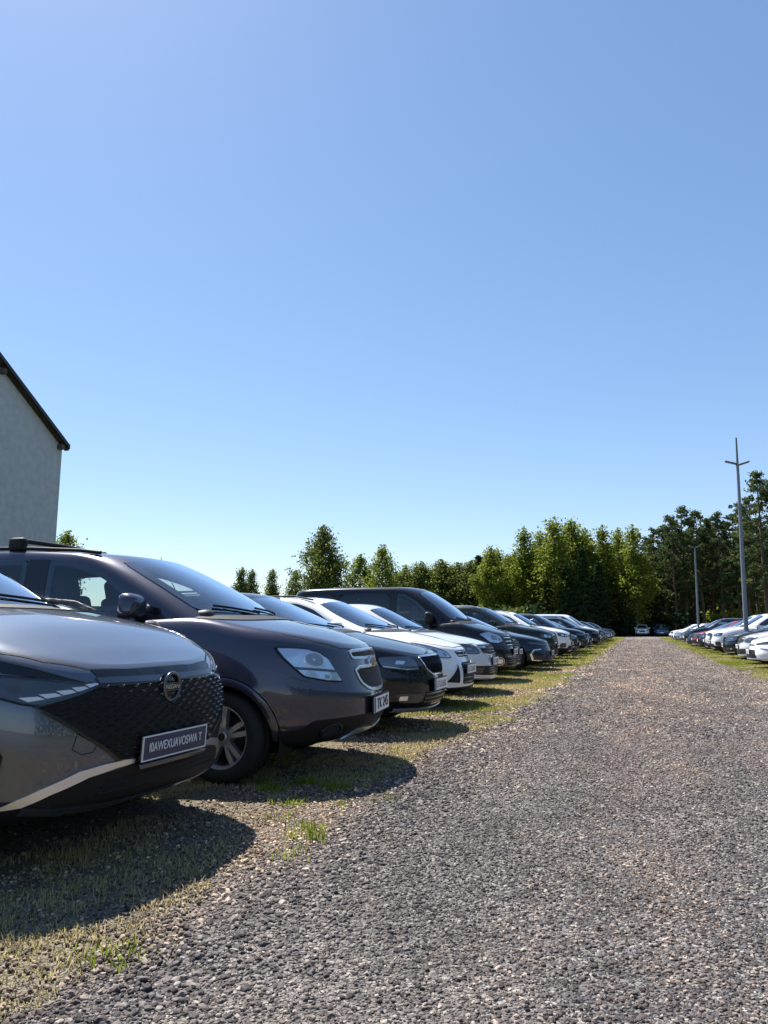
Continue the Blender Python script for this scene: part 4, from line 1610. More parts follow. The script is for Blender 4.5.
def face_road(c):
    base(c, 1.68, 1.17, seat=(2.1, 2.95, 1.36))
    arch(c, .05, M_PLASTIC, .006)
    hood(c, [(.1, .0), (.11, .25), (.17, .45), (.3, .62), (.5, .74), (.8, .785), (1.3, .78)])
    headlight(c, [(-.83, .90), (-.56, .865), (-.50, .78), (-.70, .755), (-.83, .80)], M_LAMPDARK, [(-.72, .825, .04, M_LAMPSILV), (-.61, .81, .035, M_LAMPSILV)], [[(-.81, .80), (-.7, .765), (-.53, .787), (-.53, .795), (-.7, .775), (-.81, .81)]])
    gr = rnd([(-.46, .85), (0, .86), (.46, .85), (.36, .63), (-.36, .63)], 1, .1)
    g = c.add('grille', M_PLASTIC, 'front', [gr], off=.003)
    slats(c, gr, 5, .014, M_GLOSS, g)
    outline(c, 'grille_surround', 'front', gr, .02, M_CHROME, .009, parent=g)
    low = rnd([(-.55, .47), (.55, .47), (.6, .34), (-.6, .34)], 1, .1)
    c.add('bumper_intake', M_PLASTIC, 'front', [low], off=.003)
    for sg in (0, 1):
        q = [(-.82, .55), (-.66, .56), (-.64, .41), (-.82, .39)]
        c.add('fog_light', M_LAMPDARK, 'front', [rnd(mirror(q) if sg else q, 1, .15)], off=.004)
    outline(c, 'skid_plate', 'front', [(-.5, .29), (0, .28), (.5, .29)], .05, M_SATIN, .010, False, thick=.02)
    glyphs(c, c.plate(.545, None, w=.52, h=.114))
    c.doors([[(1.42, .36), (1.45, 1.1), (2.64, 1.12), (2.66, .36)], [(2.70, .36), (2.69, 1.12), (3.5, 1.13), (3.4, .8), (3.2, .36)]])
    for sg in (1, -1):
        bm = bmesh.new()
        pts = [c.pt('top', s, sg * .55, .035, 'cabin')[0] for s in (2.1, 2.4, 3.0, 3.6, 4.1)]
        add_tube(bm, pts, .014, 8)
        obj('roof_rail', bm, M_SATIN, c.root, 50)


def face_sedan(c):
    base(c, 1.80, 1.04, seat=(2.25, 3.1, 1.2))
    hood(c, [(.18, .0), (.2, .25), (.28, .42), (.42, .58), (.65, .7), (1.0, .76), (1.5, .76)])
    headlight(c, [(-.80, .74), (-.60, .70), (-.40, .655), (-.44, .625), (-.62, .645), (-.80, .67)], M_LAMPDARK, [], [[(-.78, .69), (-.6, .655), (-.45, .635), (-.45, .643), (-.6, .665), (-.78, .7)]])
    gr = rnd([(-.45, .50), (0, .505), (.45, .50), (.56, .28), (-.56, .28)], 1, .1)
    g = c.add('grille', M_PLASTIC, 'front', [gr], off=.003)
    slats(c, gr, 7, .010, M_GLOSS, g)
    up = [(-.34, .64), (.34, .64), (.38, .60), (-.38, .60)]
    c.add('upper_grille', M_GLOSS, 'front', [up], off=.003)
    for sg in (1, -1):
        outline(c, 'fog_light_trim', 'front', [(sg * a, b) for a, b in ((.60, .54), (.76, .52), (.82, .42), (.78, .27), (.62, .25))], .026, M_CHROME, .010, False)
    glyphs(c, c.plate(.44, None, w=.52, h=.114))
    c.doors([[(1.5, .28), (1.53, .94), (2.74, .96), (2.76, .28)], [(2.8, .28), (2.79, .96), (3.6, .97), (3.5, .7), (3.3, .28)]])
    c.handles((2.55, 3.5), .84)


M_LAMPMID = mat('lamp_housing_grey', (.10, .11, .13), .2, .7, coat=.4)
M_LAMPDIM = mat('lamp_projector', (.25, .27, .3), .15, .6, coat=.5)
M_SATINDARK = mat('satin_dark_trim', (.12, .125, .14), .25, .8, coat=.3)
M_GRILLE = mat('grille_gloss', (.03, .03, .034), .27, .2, coat=.4)
for _m, _s in ((M_LAMPSILV, 8), (M_LAMPDARK, 14)):
    _n, _l = _m.node_tree.nodes, _m.node_tree.links
    _v = _n.new('ShaderNodeTexVoronoi')
    _v.inputs['Scale'].default_value = _s
    _t = _n.new('ShaderNodeTexCoord')
    _l.new(_t.outputs['Object'], _v.inputs['Vector'])
    _b = _n.new('ShaderNodeBump')
    _b.inputs['Strength'].default_value = .3
    _b.inputs['Distance'].default_value = .02
    _l.new(_v.outputs['Distance'], _b.inputs['Height'])
    _l.new(_b.outputs[0], _n['Principled BSDF'].inputs['Normal'])
FACES = dict(SUV=(SP_SUV, face_suv), MPV=(SP_MPV, face_mpv), SKODA=(SP_SKODA, face_skoda), WAGON=(SP_WAGON, face_wagon), GOLF=(SP_GOLF, face_golf),
             VAN=(SP_VAN, face_van), ROAD=(SP_ROAD, face_road), SEDAN=(SP_SEDAN, face_sedan))

# ------------------------------------------------------------------ ground, road, building
def at(px, Z):
    """ground point seen in picture column px at camera depth Z"""
    u = (px - 384) / 740
    c, s = math.cos(YAW), math.sin(YAW)
    return (u * c * Z - s * Z, u * s * Z + c * Z)


def ground_mat(name, road):
    m = bpy.data.materials.new(name)
    m.use_nodes = True
    n, l = m.node_tree.nodes, m.node_tree.links
    b = n['Principled BSDF']
    b.inputs['Roughness'].default_value = .92
    b.inputs['Specular IOR Level'].default_value = .25
    tc = n.new('ShaderNodeTexCoord')

    def noise(scale, detail=6, rough=.55, vec=None, dist=0):
        t = n.new('ShaderNodeTexNoise')
        t.inputs['Scale'].default_value = scale
        t.inputs['Detail'].default_value = detail
        t.inputs['Roughness'].default_value = rough
        t.inputs['Distortion'].default_value = dist
        l.new(vec or tc.outputs['Object'], t.inputs['Vector'])
        return t.outputs['Fac']

    def vor(scale, feat='F1', out='Distance'):
        t = n.new('ShaderNodeTexVoronoi')
        t.feature = feat
        t.inputs['Scale'].default_value = scale
        l.new(tc.outputs['Object'], t.inputs['Vector'])
        return t.outputs[out]

    def ramp(fac, *stops):
        r = n.new('ShaderNodeValToRGB')
        e = r.color_ramp.elements
        while len(e) < len(stops):
            e.new(.5)
        for q, (p, c) in zip(e, stops):
            q.position = p
            q.color = (*(c if isinstance(c, tuple) else (c, c, c)), 1)
        l.new(fac, r.inputs['Fac'])
        return r.outputs['Color']

    def mix(fac, a, b_, mode='MIX'):
        x = n.new('ShaderNodeMix')
        x.data_type = 'RGBA'
        x.blend_type = mode
        for sock, v in ((x.inputs[0], fac), (x.inputs[6], a), (x.inputs[7], b_)):
            if isinstance(v, (int, float)):
                sock.default_value = v
            elif isinstance(v, tuple):
                sock.default_value = (*v, 1)
            else:
                l.new(v, sock)
        return x.outputs[2]

    def math_(op, a, b_=None):
        x = n.new('ShaderNodeMath')
        x.operation = op
        for sock, v in zip(x.inputs, (a, b_)):
            if v is None:
                continue
            if isinstance(v, (int, float)):
                sock.default_value = v
            else:
                l.new(v, sock)
        return x.outputs[0]
    # stones: random tone per stone at two sizes
    sep = n.new('ShaderNodeSeparateColor')
    l.new(vor(95, 'F1', 'Color'), sep.inputs[0])
    fine = ramp(sep.outputs[0], (0, (.06, .055, .056)), (.45, (.12, .11, .11)), (.8, (.20, .185, .178)), (1, (.42, .39, .36)))
    sep2 = n.new('ShaderNodeSeparateColor')
    l.new(vor(46, 'F1', 'Color'), sep2.inputs[0])
    big = ramp(sep2.outputs[1], (0, (.06, .055, .06)), (.6, (.12, .11, .115)), (1, (.26, .245, .23)))
    stones = mix(math_('GREATER_THAN', noise(9, 3), .52), fine, big)
    mp = n.new('ShaderNodeMapping')
    mp.inputs['Scale'].default_value = (1.0, .16, 1)
    l.new(tc.outputs['Object'], mp.inputs['Vector'])
    sand = ramp(noise(.75, 7, .6, mp.outputs[0], .6), (.40, 0.), (.66, 1.))
    if road:
        sandcol = mix(noise(70, 4), (.16, .135, .115), (.36, .30, .25))
        sy = n.new('ShaderNodeSeparateXYZ')
        l.new(tc.outputs['Object'], sy.inputs[0])
        worn = n.new('ShaderNodeMapRange')
        worn.inputs['From Min'].default_value = 4
        worn.inputs['From Max'].default_value = 16
        worn.inputs['To Min'].default_value = .35
        worn.inputs['To Max'].default_value = .9
        l.new(sy.outputs['Y'], worn.inputs['Value'])
        col = mix(math_('MULTIPLY', sand, worn.outputs[0]), stones, sandcol)
        col = mix(1., col, ramp(noise(1.7, 6, .65), (.3, .6), (.7, 1.2)), 'MULTIPLY')
        col = mix(1., col, ramp(noise(7.5, 5, .75), (.32, .62), (.5, 1.), (.68, 1.42)), 'MULTIPLY')  # mottling puts the light and shade of coarse lumps into the colour
    else:
        grass = mix(noise(3.2, 8, .7), (.055, .075, .016), (.17, .15, .055))
        grass = mix(noise(45, 4), grass, (.20, .17, .085))
        gm = ramp(noise(1.1, 8, .68), (.42, 0.), (.56, 1.))
        col = mix(gm, stones, grass)
        col = mix(math_('MULTIPLY', sand, .75), col, mix(noise(60, 4), (.15, .125, .09), (.34, .285, .205)))
        # beyond the lot it is all meadow
        sx = n.new('ShaderNodeSeparateXYZ')
        l.new(tc.outputs['Object'], sx.inputs[0])
        far = n.new('ShaderNodeMapRange')
        far.inputs['From Min'].default_value = 6.5
        far.inputs['From Max'].default_value = 12
        l.new(math_('ABSOLUTE', math_('SUBTRACT', sx.outputs['X'], .3)), far.inputs['Value'])
        col = mix(far.outputs[0], col, mix(noise(.6, 8, .7), (.05, .085, .018), (.12, .125, .04)))
    l.new(col, b.inputs['Base Color'])
    h = math_('ADD', math_('MULTIPLY', vor(95), -.7), math_('MULTIPLY', vor(46), -1.2))
    h = math_('ADD', h, math_('MULTIPLY', noise(140, 3), .5))
    h = math_('ADD', h, math_('MULTIPLY', noise(9, 5, .7), 2.6))
    bp = n.new('ShaderNodeBump')
    bp.inputs['Strength'].default_value = 1.0
    bp.inputs['Distance'].default_value = .02
    l.new(h, bp.inputs['Height'])
    l.new(bp.outputs[0], b.inputs['Normal'])
    return m


ROAD_L, ROAD_R = -1.68, 2.42


def edge_wob(y, sd):
    return .16 * math.sin(y * .9 + sd) + .11 * math.sin(y * 2.3 + sd * 2) + .07 * math.sin(y * 5.1 + sd * 3) + .05 * math.sin(y * 11.7 + sd)


bm = bmesh.new()
add = [bm.verts.new((x, y, 0)) for x, y in ((-400, -120), (400, -120), (400, 700), (-400, 700))]
bm.faces.new(add)
tag(obj('ground', bm, ground_mat('ground_dry_grass', False)), kind='structure')
bm = bmesh.new()
ys = [-14 + .12 * k for k in range(0, 340)] + [27 + .8 * k for k in range(0, 108)]
prev = None
for y in ys:
    jl, jr = RNG.uniform(-.05, .05), RNG.uniform(-.05, .05)
    a, b_ = ROAD_L + edge_wob(y, 1) + jl, ROAD_R + edge_wob(y, 4) + jr
    row = [bm.verts.new((a + (b_ - a) * k / 8, y, .004)) for k in range(9)]
    if prev:
        for k in range(8):
            quad(bm, prev[k], prev[k + 1], row[k + 1], row[k])
    prev = row
tag(obj('gravel_road', bm, ground_mat('road_gravel', True)), kind='structure')


# loose stones: points with size and turn, one small rock set on each
def stone_mat():
    m = bpy.data.materials.new('loose_stone')
    m.use_nodes = True
    n, l = m.node_tree.nodes, m.node_tree.links
    b = n['Principled BSDF']
    b.inputs['Roughness'].default_value = .85
    b.inputs['Specular IOR Level'].default_value = .3
    oi = n.new('ShaderNodeObjectInfo')
    r = n.new('ShaderNodeValToRGB')
    e = r.color_ramp.elements
    e.new(.4), e.new(.75), e.new(.93)
    for q, (p, c) in zip(e, ((0, (.035, .032, .034)), (.4, (.095, .087, .088)), (.75, (.19, .172, .165)), (.93, (.31, .285, .26)), (1, (.44, .41, .37)))):
        q.position, q.color = p, (*c, 1)
    l.new(oi.outputs['Random'], r.inputs['Fac'])
    ge = n.new('ShaderNodeNewGeometry')
    pn = n.new('ShaderNodeTexNoise')
    pn.inputs['Scale'].default_value = 1.3
    pn.inputs['Detail'].default_value = 7
    pn.inputs['Roughness'].default_value = .65
    mp = n.new('ShaderNodeMapping')
    mp.inputs['Scale'].default_value = (1, .35, 1)
    l.new(ge.outputs['Position'], mp.inputs['Vector'])
    l.new(mp.outputs[0], pn.inputs['Vector'])
    pr = n.new('ShaderNodeValToRGB')
    e = pr.color_ramp.elements
    e.new(.5)
    for q, (p, c) in zip(e, ((.34, (.46, .43, .44)), (.5, (.80, .75, .73)), (.66, (1.3, 1.13, .98)))):
        q.position, q.color = p, (*c, 1)
    l.new(pn.outputs['Fac'], pr.inputs['Fac'])
    m2 = n.new('ShaderNodeMix')
    m2.data_type = 'RGBA'
    m2.blend_type = 'MULTIPLY'
    m2.inputs[0].default_value = 1
    l.new(r.outputs['Color'], m2.inputs[6])
    l.new(pr.outputs['Color'], m2.inputs[7])
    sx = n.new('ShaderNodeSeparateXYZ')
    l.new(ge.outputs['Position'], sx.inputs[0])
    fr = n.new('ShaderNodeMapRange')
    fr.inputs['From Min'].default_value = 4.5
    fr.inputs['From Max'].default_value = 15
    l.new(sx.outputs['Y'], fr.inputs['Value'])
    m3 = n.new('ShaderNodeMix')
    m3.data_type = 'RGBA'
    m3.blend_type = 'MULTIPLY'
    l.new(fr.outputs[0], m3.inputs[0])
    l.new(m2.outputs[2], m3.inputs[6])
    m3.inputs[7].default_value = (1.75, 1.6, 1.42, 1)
    # a browner worn strip up the middle of the track
    ws = n.new('ShaderNodeMath')
    ws.operation = 'ABSOLUTE'
    sb = n.new('ShaderNodeMath')
    sb.operation = 'SUBTRACT'
    sb.inputs[1].default_value = -.05
    l.new(sx.outputs['X'], sb.inputs[0])
    l.new(sb.outputs[0], ws.inputs[0])
    wr = n.new('ShaderNodeMapRange')
    wr.inputs['From Min'].default_value = .75
    wr.inputs['From Max'].default_value = .1
    l.new(ws.outputs[0], wr.inputs['Value'])
    wm = n.new('ShaderNodeMath')
    wm.operation = 'MULTIPLY'
    l.new(wr.outputs[0], wm.inputs[0])
    l.new(pn.outputs['Fac'], wm.inputs[1])
    m6 = n.new('ShaderNodeMix')
    m6.data_type = 'RGBA'
    m6.blend_type = 'MULTIPLY'
    l.new(wm.outputs[0], m6.inputs[0])
    l.new(m3.outputs[2], m6.inputs[6])
    m6.inputs[7].default_value = (1.3, 1.15, 1.02, 1)
    m3 = m6
    vx = n.new('ShaderNodeMapRange')
    vx.inputs['From Min'].default_value = -1.45
    vx.inputs['From Max'].default_value = -1.9
    l.new(sx.outputs['X'], vx.inputs['Value'])
    m4 = n.new('ShaderNodeMix')
    m4.data_type = 'RGBA'
    l.new(vx.outputs[0], m4.inputs[0])
    l.new(m3.outputs[2], m4.inputs[6])
    m5 = n.new('ShaderNodeMix')
    m5.data_type = 'RGBA'
    m5.blend_type = 'MULTIPLY'
    m5.inputs[0].default_value = 1
    l.new(m3.outputs[2], m5.inputs[6])
    m5.inputs[7].default_value = (1.75, 1.5, 1.15, 1)
    l.new(m5.outputs[2], m4.inputs[7])
    l.new(m4.outputs[2], b.inputs['Base Color'])
    return m


def stones(name, pts, scl, rot, m):
    me = bpy.data.meshes.new(name)
    me.from_pydata(pts.tolist(), [], [])
    a = me.attributes.new('scl', 'FLOAT_VECTOR', 'POINT')
    a.data.foreach_set('vector', scl.astype('f').ravel())
    a = me.attributes.new('rot', 'FLOAT_VECTOR', 'POINT')
    a.data.foreach_set('vector', rot.astype('f').ravel())
    o = bpy.data.objects.new(name, me)
    COL.objects.link(o)
    me.materials.append(m)
    g = bpy.data.node_groups.new(name + '_scatter', 'GeometryNodeTree')
    g.interface.new_socket('Geometry', in_out='INPUT', socket_type='NodeSocketGeometry')
    g.interface.new_socket('Geometry', in_out='OUTPUT', socket_type='NodeSocketGeometry')
    n, l = g.nodes, g.links
    i, out = n.new('NodeGroupInput'), n.new('NodeGroupOutput')
    ico = n.new('GeometryNodeMeshIcoSphere')
    ico.inputs['Radius'].default_value = 1
    ico.inputs['Subdivisions'].default_value = 2
    sp = n.new('GeometryNodeSetPosition')
    no = n.new('ShaderNodeTexNoise')
    no.inputs['Scale'].default_value = 1.1
    vm = n.new('ShaderNodeVectorMath')
    vm.operation = 'SUBTRACT'
    vm.inputs[1].default_value = (.5, .5, .5)
    vs = n.new('ShaderNodeVectorMath')
    vs.operation = 'SCALE'
    vs.inputs['Scale'].default_value = 1.3
    l.new(no.outputs['Color'], vm.inputs[0])
    l.new(vm.outputs[0], vs.inputs[0])
    l.new(ico.outputs['Mesh'], sp.inputs['Geometry'])
    l.new(vs.outputs[0], sp.inputs['Offset'])
    sm = n.new('GeometryNodeSetMaterial')
    sm.inputs['Material'].default_value = m
    l.new(sp.outputs[0], sm.inputs[0])
    sh = n.new('GeometryNodeSetShadeSmooth')
    sh.inputs['Shade Smooth'].default_value = False
    l.new(sm.outputs[0], sh.inputs[0])
    ip = n.new('GeometryNodeInstanceOnPoints')
    l.new(i.outputs[0], ip.inputs['Points'])
    l.new(sh.outputs[0], ip.inputs['Instance'])
    for nm, sock in (('rot', 'Rotation'), ('scl', 'Scale')):
        na = n.new('GeometryNodeInputNamedAttribute')
        na.data_type = 'FLOAT_VECTOR'
        na.inputs['Name'].default_value = nm
        if sock == 'Rotation':
            er = n.new('FunctionNodeEulerToRotation')
            l.new(na.outputs[0], er.inputs[0])
            l.new(er.outputs[0], ip.inputs['Rotation'])
        else:
            l.new(na.outputs[0], ip.inputs['Scale'])
    l.new(ip.outputs[0], out.inputs[0])
    md = o.modifiers.new('scatter', 'NODES')
    md.node_group = g
    tag(o, kind='stuff')
    return o


def scatter(x0, x1, y0, y1, n, r0, r1):
    x = NP.uniform(x0, x1, n)
    y = y0 + (y1 - y0) * NP.uniform(0, 1, n)
    # keep what the road view can see (a wedge that opens with distance)
    keep = (x > -.95 * y - .9) & (x < .25 * y + .9)
    x, y = x[keep], y[keep]
    r = r0 + (r1 - r0) * NP.uniform(0, 1, len(x))**3.2
    return x, y, r


parts_ = [scatter(-2.6, 2.7, .9, 4.5, 125000, .0024, .0092), scatter(-2.6, 2.8, 4.5, 8, 80000, .003, .0105), scatter(-2.5, 2.8, 8, 15, 60000, .0045, .015), scatter(-2.5, 2.8, 15, 27, 34000, .007, .018),
          scatter(-6.5, -2.4, 1.4, 7, 26000, .003, .011), scatter(-6.5, -2.4, 7, 16, 14000, .005, .013),
          scatter(-2.5, 2.8, 27, 45, 16000, .009, .024), scatter(-2.4, 2.8, 45, 80, 9000, .012, .03)]
x = np.concatenate([p[0] for p in parts_])
y = np.concatenate([p[1] for p in parts_])
r = np.concatenate([p[2] for p in parts_])
inroad = (x > ROAD_L - .1 + .25 * np.sin(y * .9 + 1)) & (x < ROAD_R + .15)
keep = inroad | (NP.uniform(0, 1, len(x)) < .55)
heap = np.exp(-((x - (ROAD_L + .25)) / .35)**2)          # coarser stones gather along the road edge
r = r * (1 + .9 * heap * NP.uniform(0, 1, len(x)))
x, y, r = x[keep], y[keep], r[keep]
scl = np.stack([r * NP.uniform(.8, 1.4, len(r)), r * NP.uniform(.7, 1.2, len(r)), r * NP.uniform(.45, .85, len(r))], 1)
rot = np.stack([NP.uniform(-.5, .5, len(r)), NP.uniform(-.5, .5, len(r)), NP.uniform(0, 6.28, len(r))], 1)
M_STONE = stone_mat()
stones('gravel', np.stack([x, y, .004 + r * .12], 1), scl, rot, M_STONE)


# ------------------------------------------------------------------ grass
def blade_mat():
    m = bpy.data.materials.new('grass_blades')
    m.use_nodes = True
    n, l = m.node_tree.nodes, m.node_tree.links
    n.remove(n['Principled BSDF'])
    at_ = n.new('ShaderNodeAttribute')
    at_.attribute_name = 'tone'
    r = n.new('ShaderNodeValToRGB')
    e = r.color_ramp.elements
    e.new(.4), e.new(.7)
    for q, (p, c) in zip(e, ((0, (.14, .20, .022)), (.4, (.22, .25, .042)), (.7, (.34, .31, .10)), (1, (.48, .40, .21)))):
        q.position, q.color = p, (*c, 1)
    l.new(at_.outputs['Fac'], r.inputs['Fac'])
    d = n.new('ShaderNodeBsdfDiffuse')
    t = n.new('ShaderNodeBsdfTranslucent')
    ms = n.new('ShaderNodeMixShader')
    ms.inputs[0].default_value = .45
    l.new(r.outputs['Color'], d.inputs['Color'])
    l.new(r.outputs['Color'], t.inputs['Color'])
    l.new(d.outputs[0], ms.inputs[1])
    l.new(t.outputs[0], ms.inputs[2])
    l.new(ms.outputs[0], n['Material Output'].inputs['Surface'])
    return m


def blades(name, x, y, h, w, tone, m):
    """one narrow bent leaf per entry"""
    n = len(x)
    a = NP.uniform(0, 2 * math.pi, n)
    lean = NP.uniform(.15, .9, n) * h
    dx, dy = np.cos(a), np.sin(a)
    b = a + NP.uniform(1.2, 1.9, n)
    wx, wy = np.cos(b) * w / 2, np.sin(b) * w / 2
    z0 = np.zeros(n)
    P = np.empty((n, 5, 3), 'f')
    P[:, 0] = np.stack([x - wx, y - wy, z0], 1)
    P[:, 1] = np.stack([x + wx, y + wy, z0], 1)
    mx_, my_ = x + dx * lean * .35, y + dy * lean * .35
    P[:, 2] = np.stack([mx_ + wx * .75, my_ + wy * .75, h * .6], 1)
    P[:, 3] = np.stack([mx_ - wx * .75, my_ - wy * .75, h * .6], 1)
    P[:, 4] = np.stack([x + dx * lean, y + dy * lean, h * NP.uniform(.75, 1., n)], 1)
    me = bpy.data.meshes.new(name)
    me.vertices.add(n * 5)
    me.vertices.foreach_set('co', P.ravel())
    base_ = (np.arange(n) * 5)[:, None]
    loops = np.concatenate([base_ + np.array([0, 1, 2, 3]), base_ + np.array([3, 2, 4])], 1).ravel()
    me.loops.add(len(loops))
    me.loops.foreach_set('vertex_index', loops.astype('i'))
    me.polygons.add(2 * n)
    st = (np.arange(n) * 7)[:, None] + np.array([0, 4])
    me.polygons.foreach_set('loop_start', st.ravel().astype('i'))
    me.polygons.foreach_set('loop_total', np.tile([4, 3], n).astype('i'))
    at_ = me.attributes.new('tone', 'FLOAT', 'FACE')
    at_.data.foreach_set('value', np.repeat(tone, 2).astype('f'))
    me.update(calc_edges=True)
    o = bpy.data.objects.new(name, me)
    COL.objects.link(o)
    me.materials.append(m)
    return o


def vnoise(x, y, f, sd):
    """cheap smooth value noise for patchiness"""
    r = np.random.default_rng(sd)
    g = r.uniform(0, 1, (256, 256))
    u, v = x * f + 40, y * f + 40
    i, j = np.floor(u).astype(int) % 255, np.floor(v).astype(int) % 255
    a, b = u - np.floor(u), v - np.floor(v)
    a, b = a * a * (3 - 2 * a), b * b * (3 - 2 * b)
    return (g[i, j] * (1 - a) + g[i + 1, j] * a) * (1 - b) + (g[i, j + 1] * (1 - a) + g[i + 1, j + 1] * a) * b


M_BLADE = blade_mat()


def grass_strip(x0, x1, y0, y1, tufts, per, hh, ww, dens, sd, edge):
    x = NP.uniform(x0, x1, tufts)
    y = NP.uniform(y0, y1, tufts)
    n = .6 * vnoise(x, y, 1.6, sd) + .4 * vnoise(x, y, 4.1, sd + 1)
    lim = dens(x, y)
    k = n < lim
    x, y, n, lim = x[k], y[k], n[k], lim[k]
    tone0 = .25 + .65 * vnoise(x, y, .8, sd + 2) - .18 * (lim - n) + .32 * (1 - soft(y, 3.5, 8)) + .12 * (1 - soft(y, 14, 24)) + .25 * (vnoise(x, y, 3.3, sd + 3) - .5)
    X = np.repeat(x, per) + NP.normal(0, .03, len(x) * per)
    Y = np.repeat(y, per) + NP.normal(0, .03, len(x) * per)
    T = np.clip(np.repeat(tone0, per) + NP.normal(0, .16, len(X)), 0, 1)
    H = NP.uniform(.25, 1., len(X)) * np.repeat(NP.uniform(.45, 1.15, len(x)), per) * hh * np.repeat(.6 + .8 * np.clip(lim - n, 0, .5), per)
    W = NP.uniform(.6, 1.3, len(X)) * ww
    return X, Y, H, W, T


def soft(v, a, b):
    return np.clip((v - a) / (b - a), 0, 1)


sets = []
# left verge, near: thin dry tufts between stones; farther: closed green
sets.append(grass_strip(-3.9, -1.35, .8, 7.5, 7800, 12, .06, .0042, lambda x, y: (.34 + .16 * soft(-x, 1.5, 2.1) + .05 * soft(y, 4, 8)) * soft(-x, 1.38, 1.75), 3, 0))
sets.append(grass_strip(-3.6, -1.15, 7.5, 22, 21000, 6, .075, .008, lambda x, y: (.46 + .17 * soft(y, 7, 12)) * soft(-x, 1.15, 1.6), 5, 0))
sets.append(grass_strip(-3.6, -1.2, 22, 95, 24000, 5, .10, .022, lambda x, y: .62 * soft(-x, 1.2, 1.6), 8, 0))
sets.append(grass_strip(1.95, 4.2, 9, 30, 16000, 6, .08, .010, lambda x, y: .62 * soft(x, 2.0, 2.5), 11, 0))
sets.append(grass_strip(2.0, 4.2, 30, 95, 18000, 5, .10, .022, lambda x, y: .64 * soft(x, 2.05, 2.5), 14, 0))
# the few bright weeds standing at the road edge near the camera
for px, py, nn, hh in ((-1.62, 3.62, 70, .10), (-1.70, 3.75, 60, .08), (-1.58, 3.35, 45, .06), (-1.74, 4.35, 40, .05), (-1.95, 4.75, 120, .08), (-2.2, 4.85, 140, .07), (-2.35, 4.6, 120, .06), (-2.05, 4.25, 70, .05), (-2.5, 4.75, 120, .06), (-1.95, 3.95, 50, .04), (-1.66, 2.15, 60, .06), (-1.55, 4.6, 30, .05)):
    X = px + NP.normal(0, .055, nn)
    Y = py + NP.normal(0, .055, nn)
    sets.append((X, Y, NP.uniform(.4, 1, nn) * hh, NP.uniform(.004, .009, nn), NP.uniform(.05, .5, nn)))
g = [np.concatenate([s[k] for s in sets]) for k in range(5)]
tag(blades('grass', *g, M_BLADE), kind='stuff')

# ------------------------------------------------------------------ building with a steep gable, left
M_RENDER = mat('grey_render', (.45, .465, .485), .9, noise=.16, nscale=4.5)
M_ROOF = mat('roof_tiles_dark', (.03, .031, .034), .6, noise=.4, nscale=6)
M_SOFFIT = mat('soffit_wood', (.09, .07, .055), .7, noise=.4, nscale=8)
BX = -18.0
BY = 19.45          # far corner of the gable wall
BW, BD = 11.0, 14.0
EAVE, RISE = 7.05, 3.75
bld = tag(empty('gabled_building', (BX, BY - BW / 2, 0)), 'tall grey rendered building with steep dark tiled roof behind the cars', 'building')
bm = bmesh.new()
h = BW / 2
pr = [(-h, -.3), (h, -.3), (h, EAVE), (0, EAVE + RISE), (-h, EAVE)]
f0 = [bm.verts.new((0, a, z)) for a, z in pr]
f1 = [bm.verts.new((-BD, a, z)) for a, z in pr]
bm.faces.new(f0)
bm.faces.new(list(reversed(f1)))
for i in range(5):
    quad(bm, f0[i], f1[i], f1[(i + 1) % 5], f0[(i + 1) % 5])
bmesh.ops.recalc_face_normals(bm, faces=bm.faces)
wall = obj('wall', bm, M_RENDER, bld, 0)
bm = bmesh.new()
sl = RISE / h
for sg in (1, -1):
    o_ = .10
    a0, z0 = sg * (h + o_), EAVE - o_ * sl
    th = .14
    q = [(.24, a0, z0 + .03), (.24, 0, EAVE + RISE + .03), (-BD - .45, 0, EAVE + RISE + .03), (-BD - .45, a0, z0 + .03)]
    lo = [bm.verts.new(p) for p in q]
    hi = [bm.verts.new((p[0], p[1], p[2] + th)) for p in q]
    bm.faces.new(hi)
    bm.faces.new(list(reversed(lo)))
    for i in range(4):
        quad(bm, lo[i], lo[(i + 1) % 4], hi[(i + 1) % 4], hi[i])
bmesh.ops.recalc_face_normals(bm, faces=bm.faces)
roof = obj('roof', bm, M_ROOF, bld, 0)
for sg in (1, -1):
    for t in ((.0, .5, .97) if sg > 0 else (.5, .97)):
        bm = bmesh.new()
        a = sg * h * t
        z = EAVE + RISE - abs(a) * sl
        add_box(bm, (.1, a, z - .13), (.20, .14, .16))
        obj('purlin_end', bm, M_SOFFIT, roof, 0)
bm = bmesh.new()
for sg in (1, -1):
    n = 1
    q = [(.22, sg * (h + .10), EAVE - .10 * sl - .015), (.22, sg * .01, EAVE + RISE - .012), (.02, sg * .01, EAVE + RISE - .012), (.02, sg * (h + .10), EAVE - .10 * sl - .015)]
    v = [bm.verts.new(p) for p in q]
    bm.faces.new(v)
bmesh.ops.solidify(bm, geom=bm.faces[:], thickness=.02)
obj('soffit', bm, M_SOFFIT, roof, 0)
for y0 in (-2.2, 2.2):
    bm = bmesh.new()
    add_box(bm, (-BD - .02, y0, 2.2), (.1, 1.2, 1.4))
    w_ = obj('window', bm, M_GLOSS, bld, 0)
    bm = bmesh.new()
    add_box(bm, (-BD - .06, y0, 1.45), (.16, 1.4, .06))
    obj('sill', bm, M_SATIN, w_, 0)


# ------------------------------------------------------------------ lamp posts
M_POLE = mat('galvanised_steel', (.19, .21, .25), .5, .35, noise=.15, nscale=6)
M_LAMP = mat('lamp_head_grey', (.10, .105, .115), .45, .3)


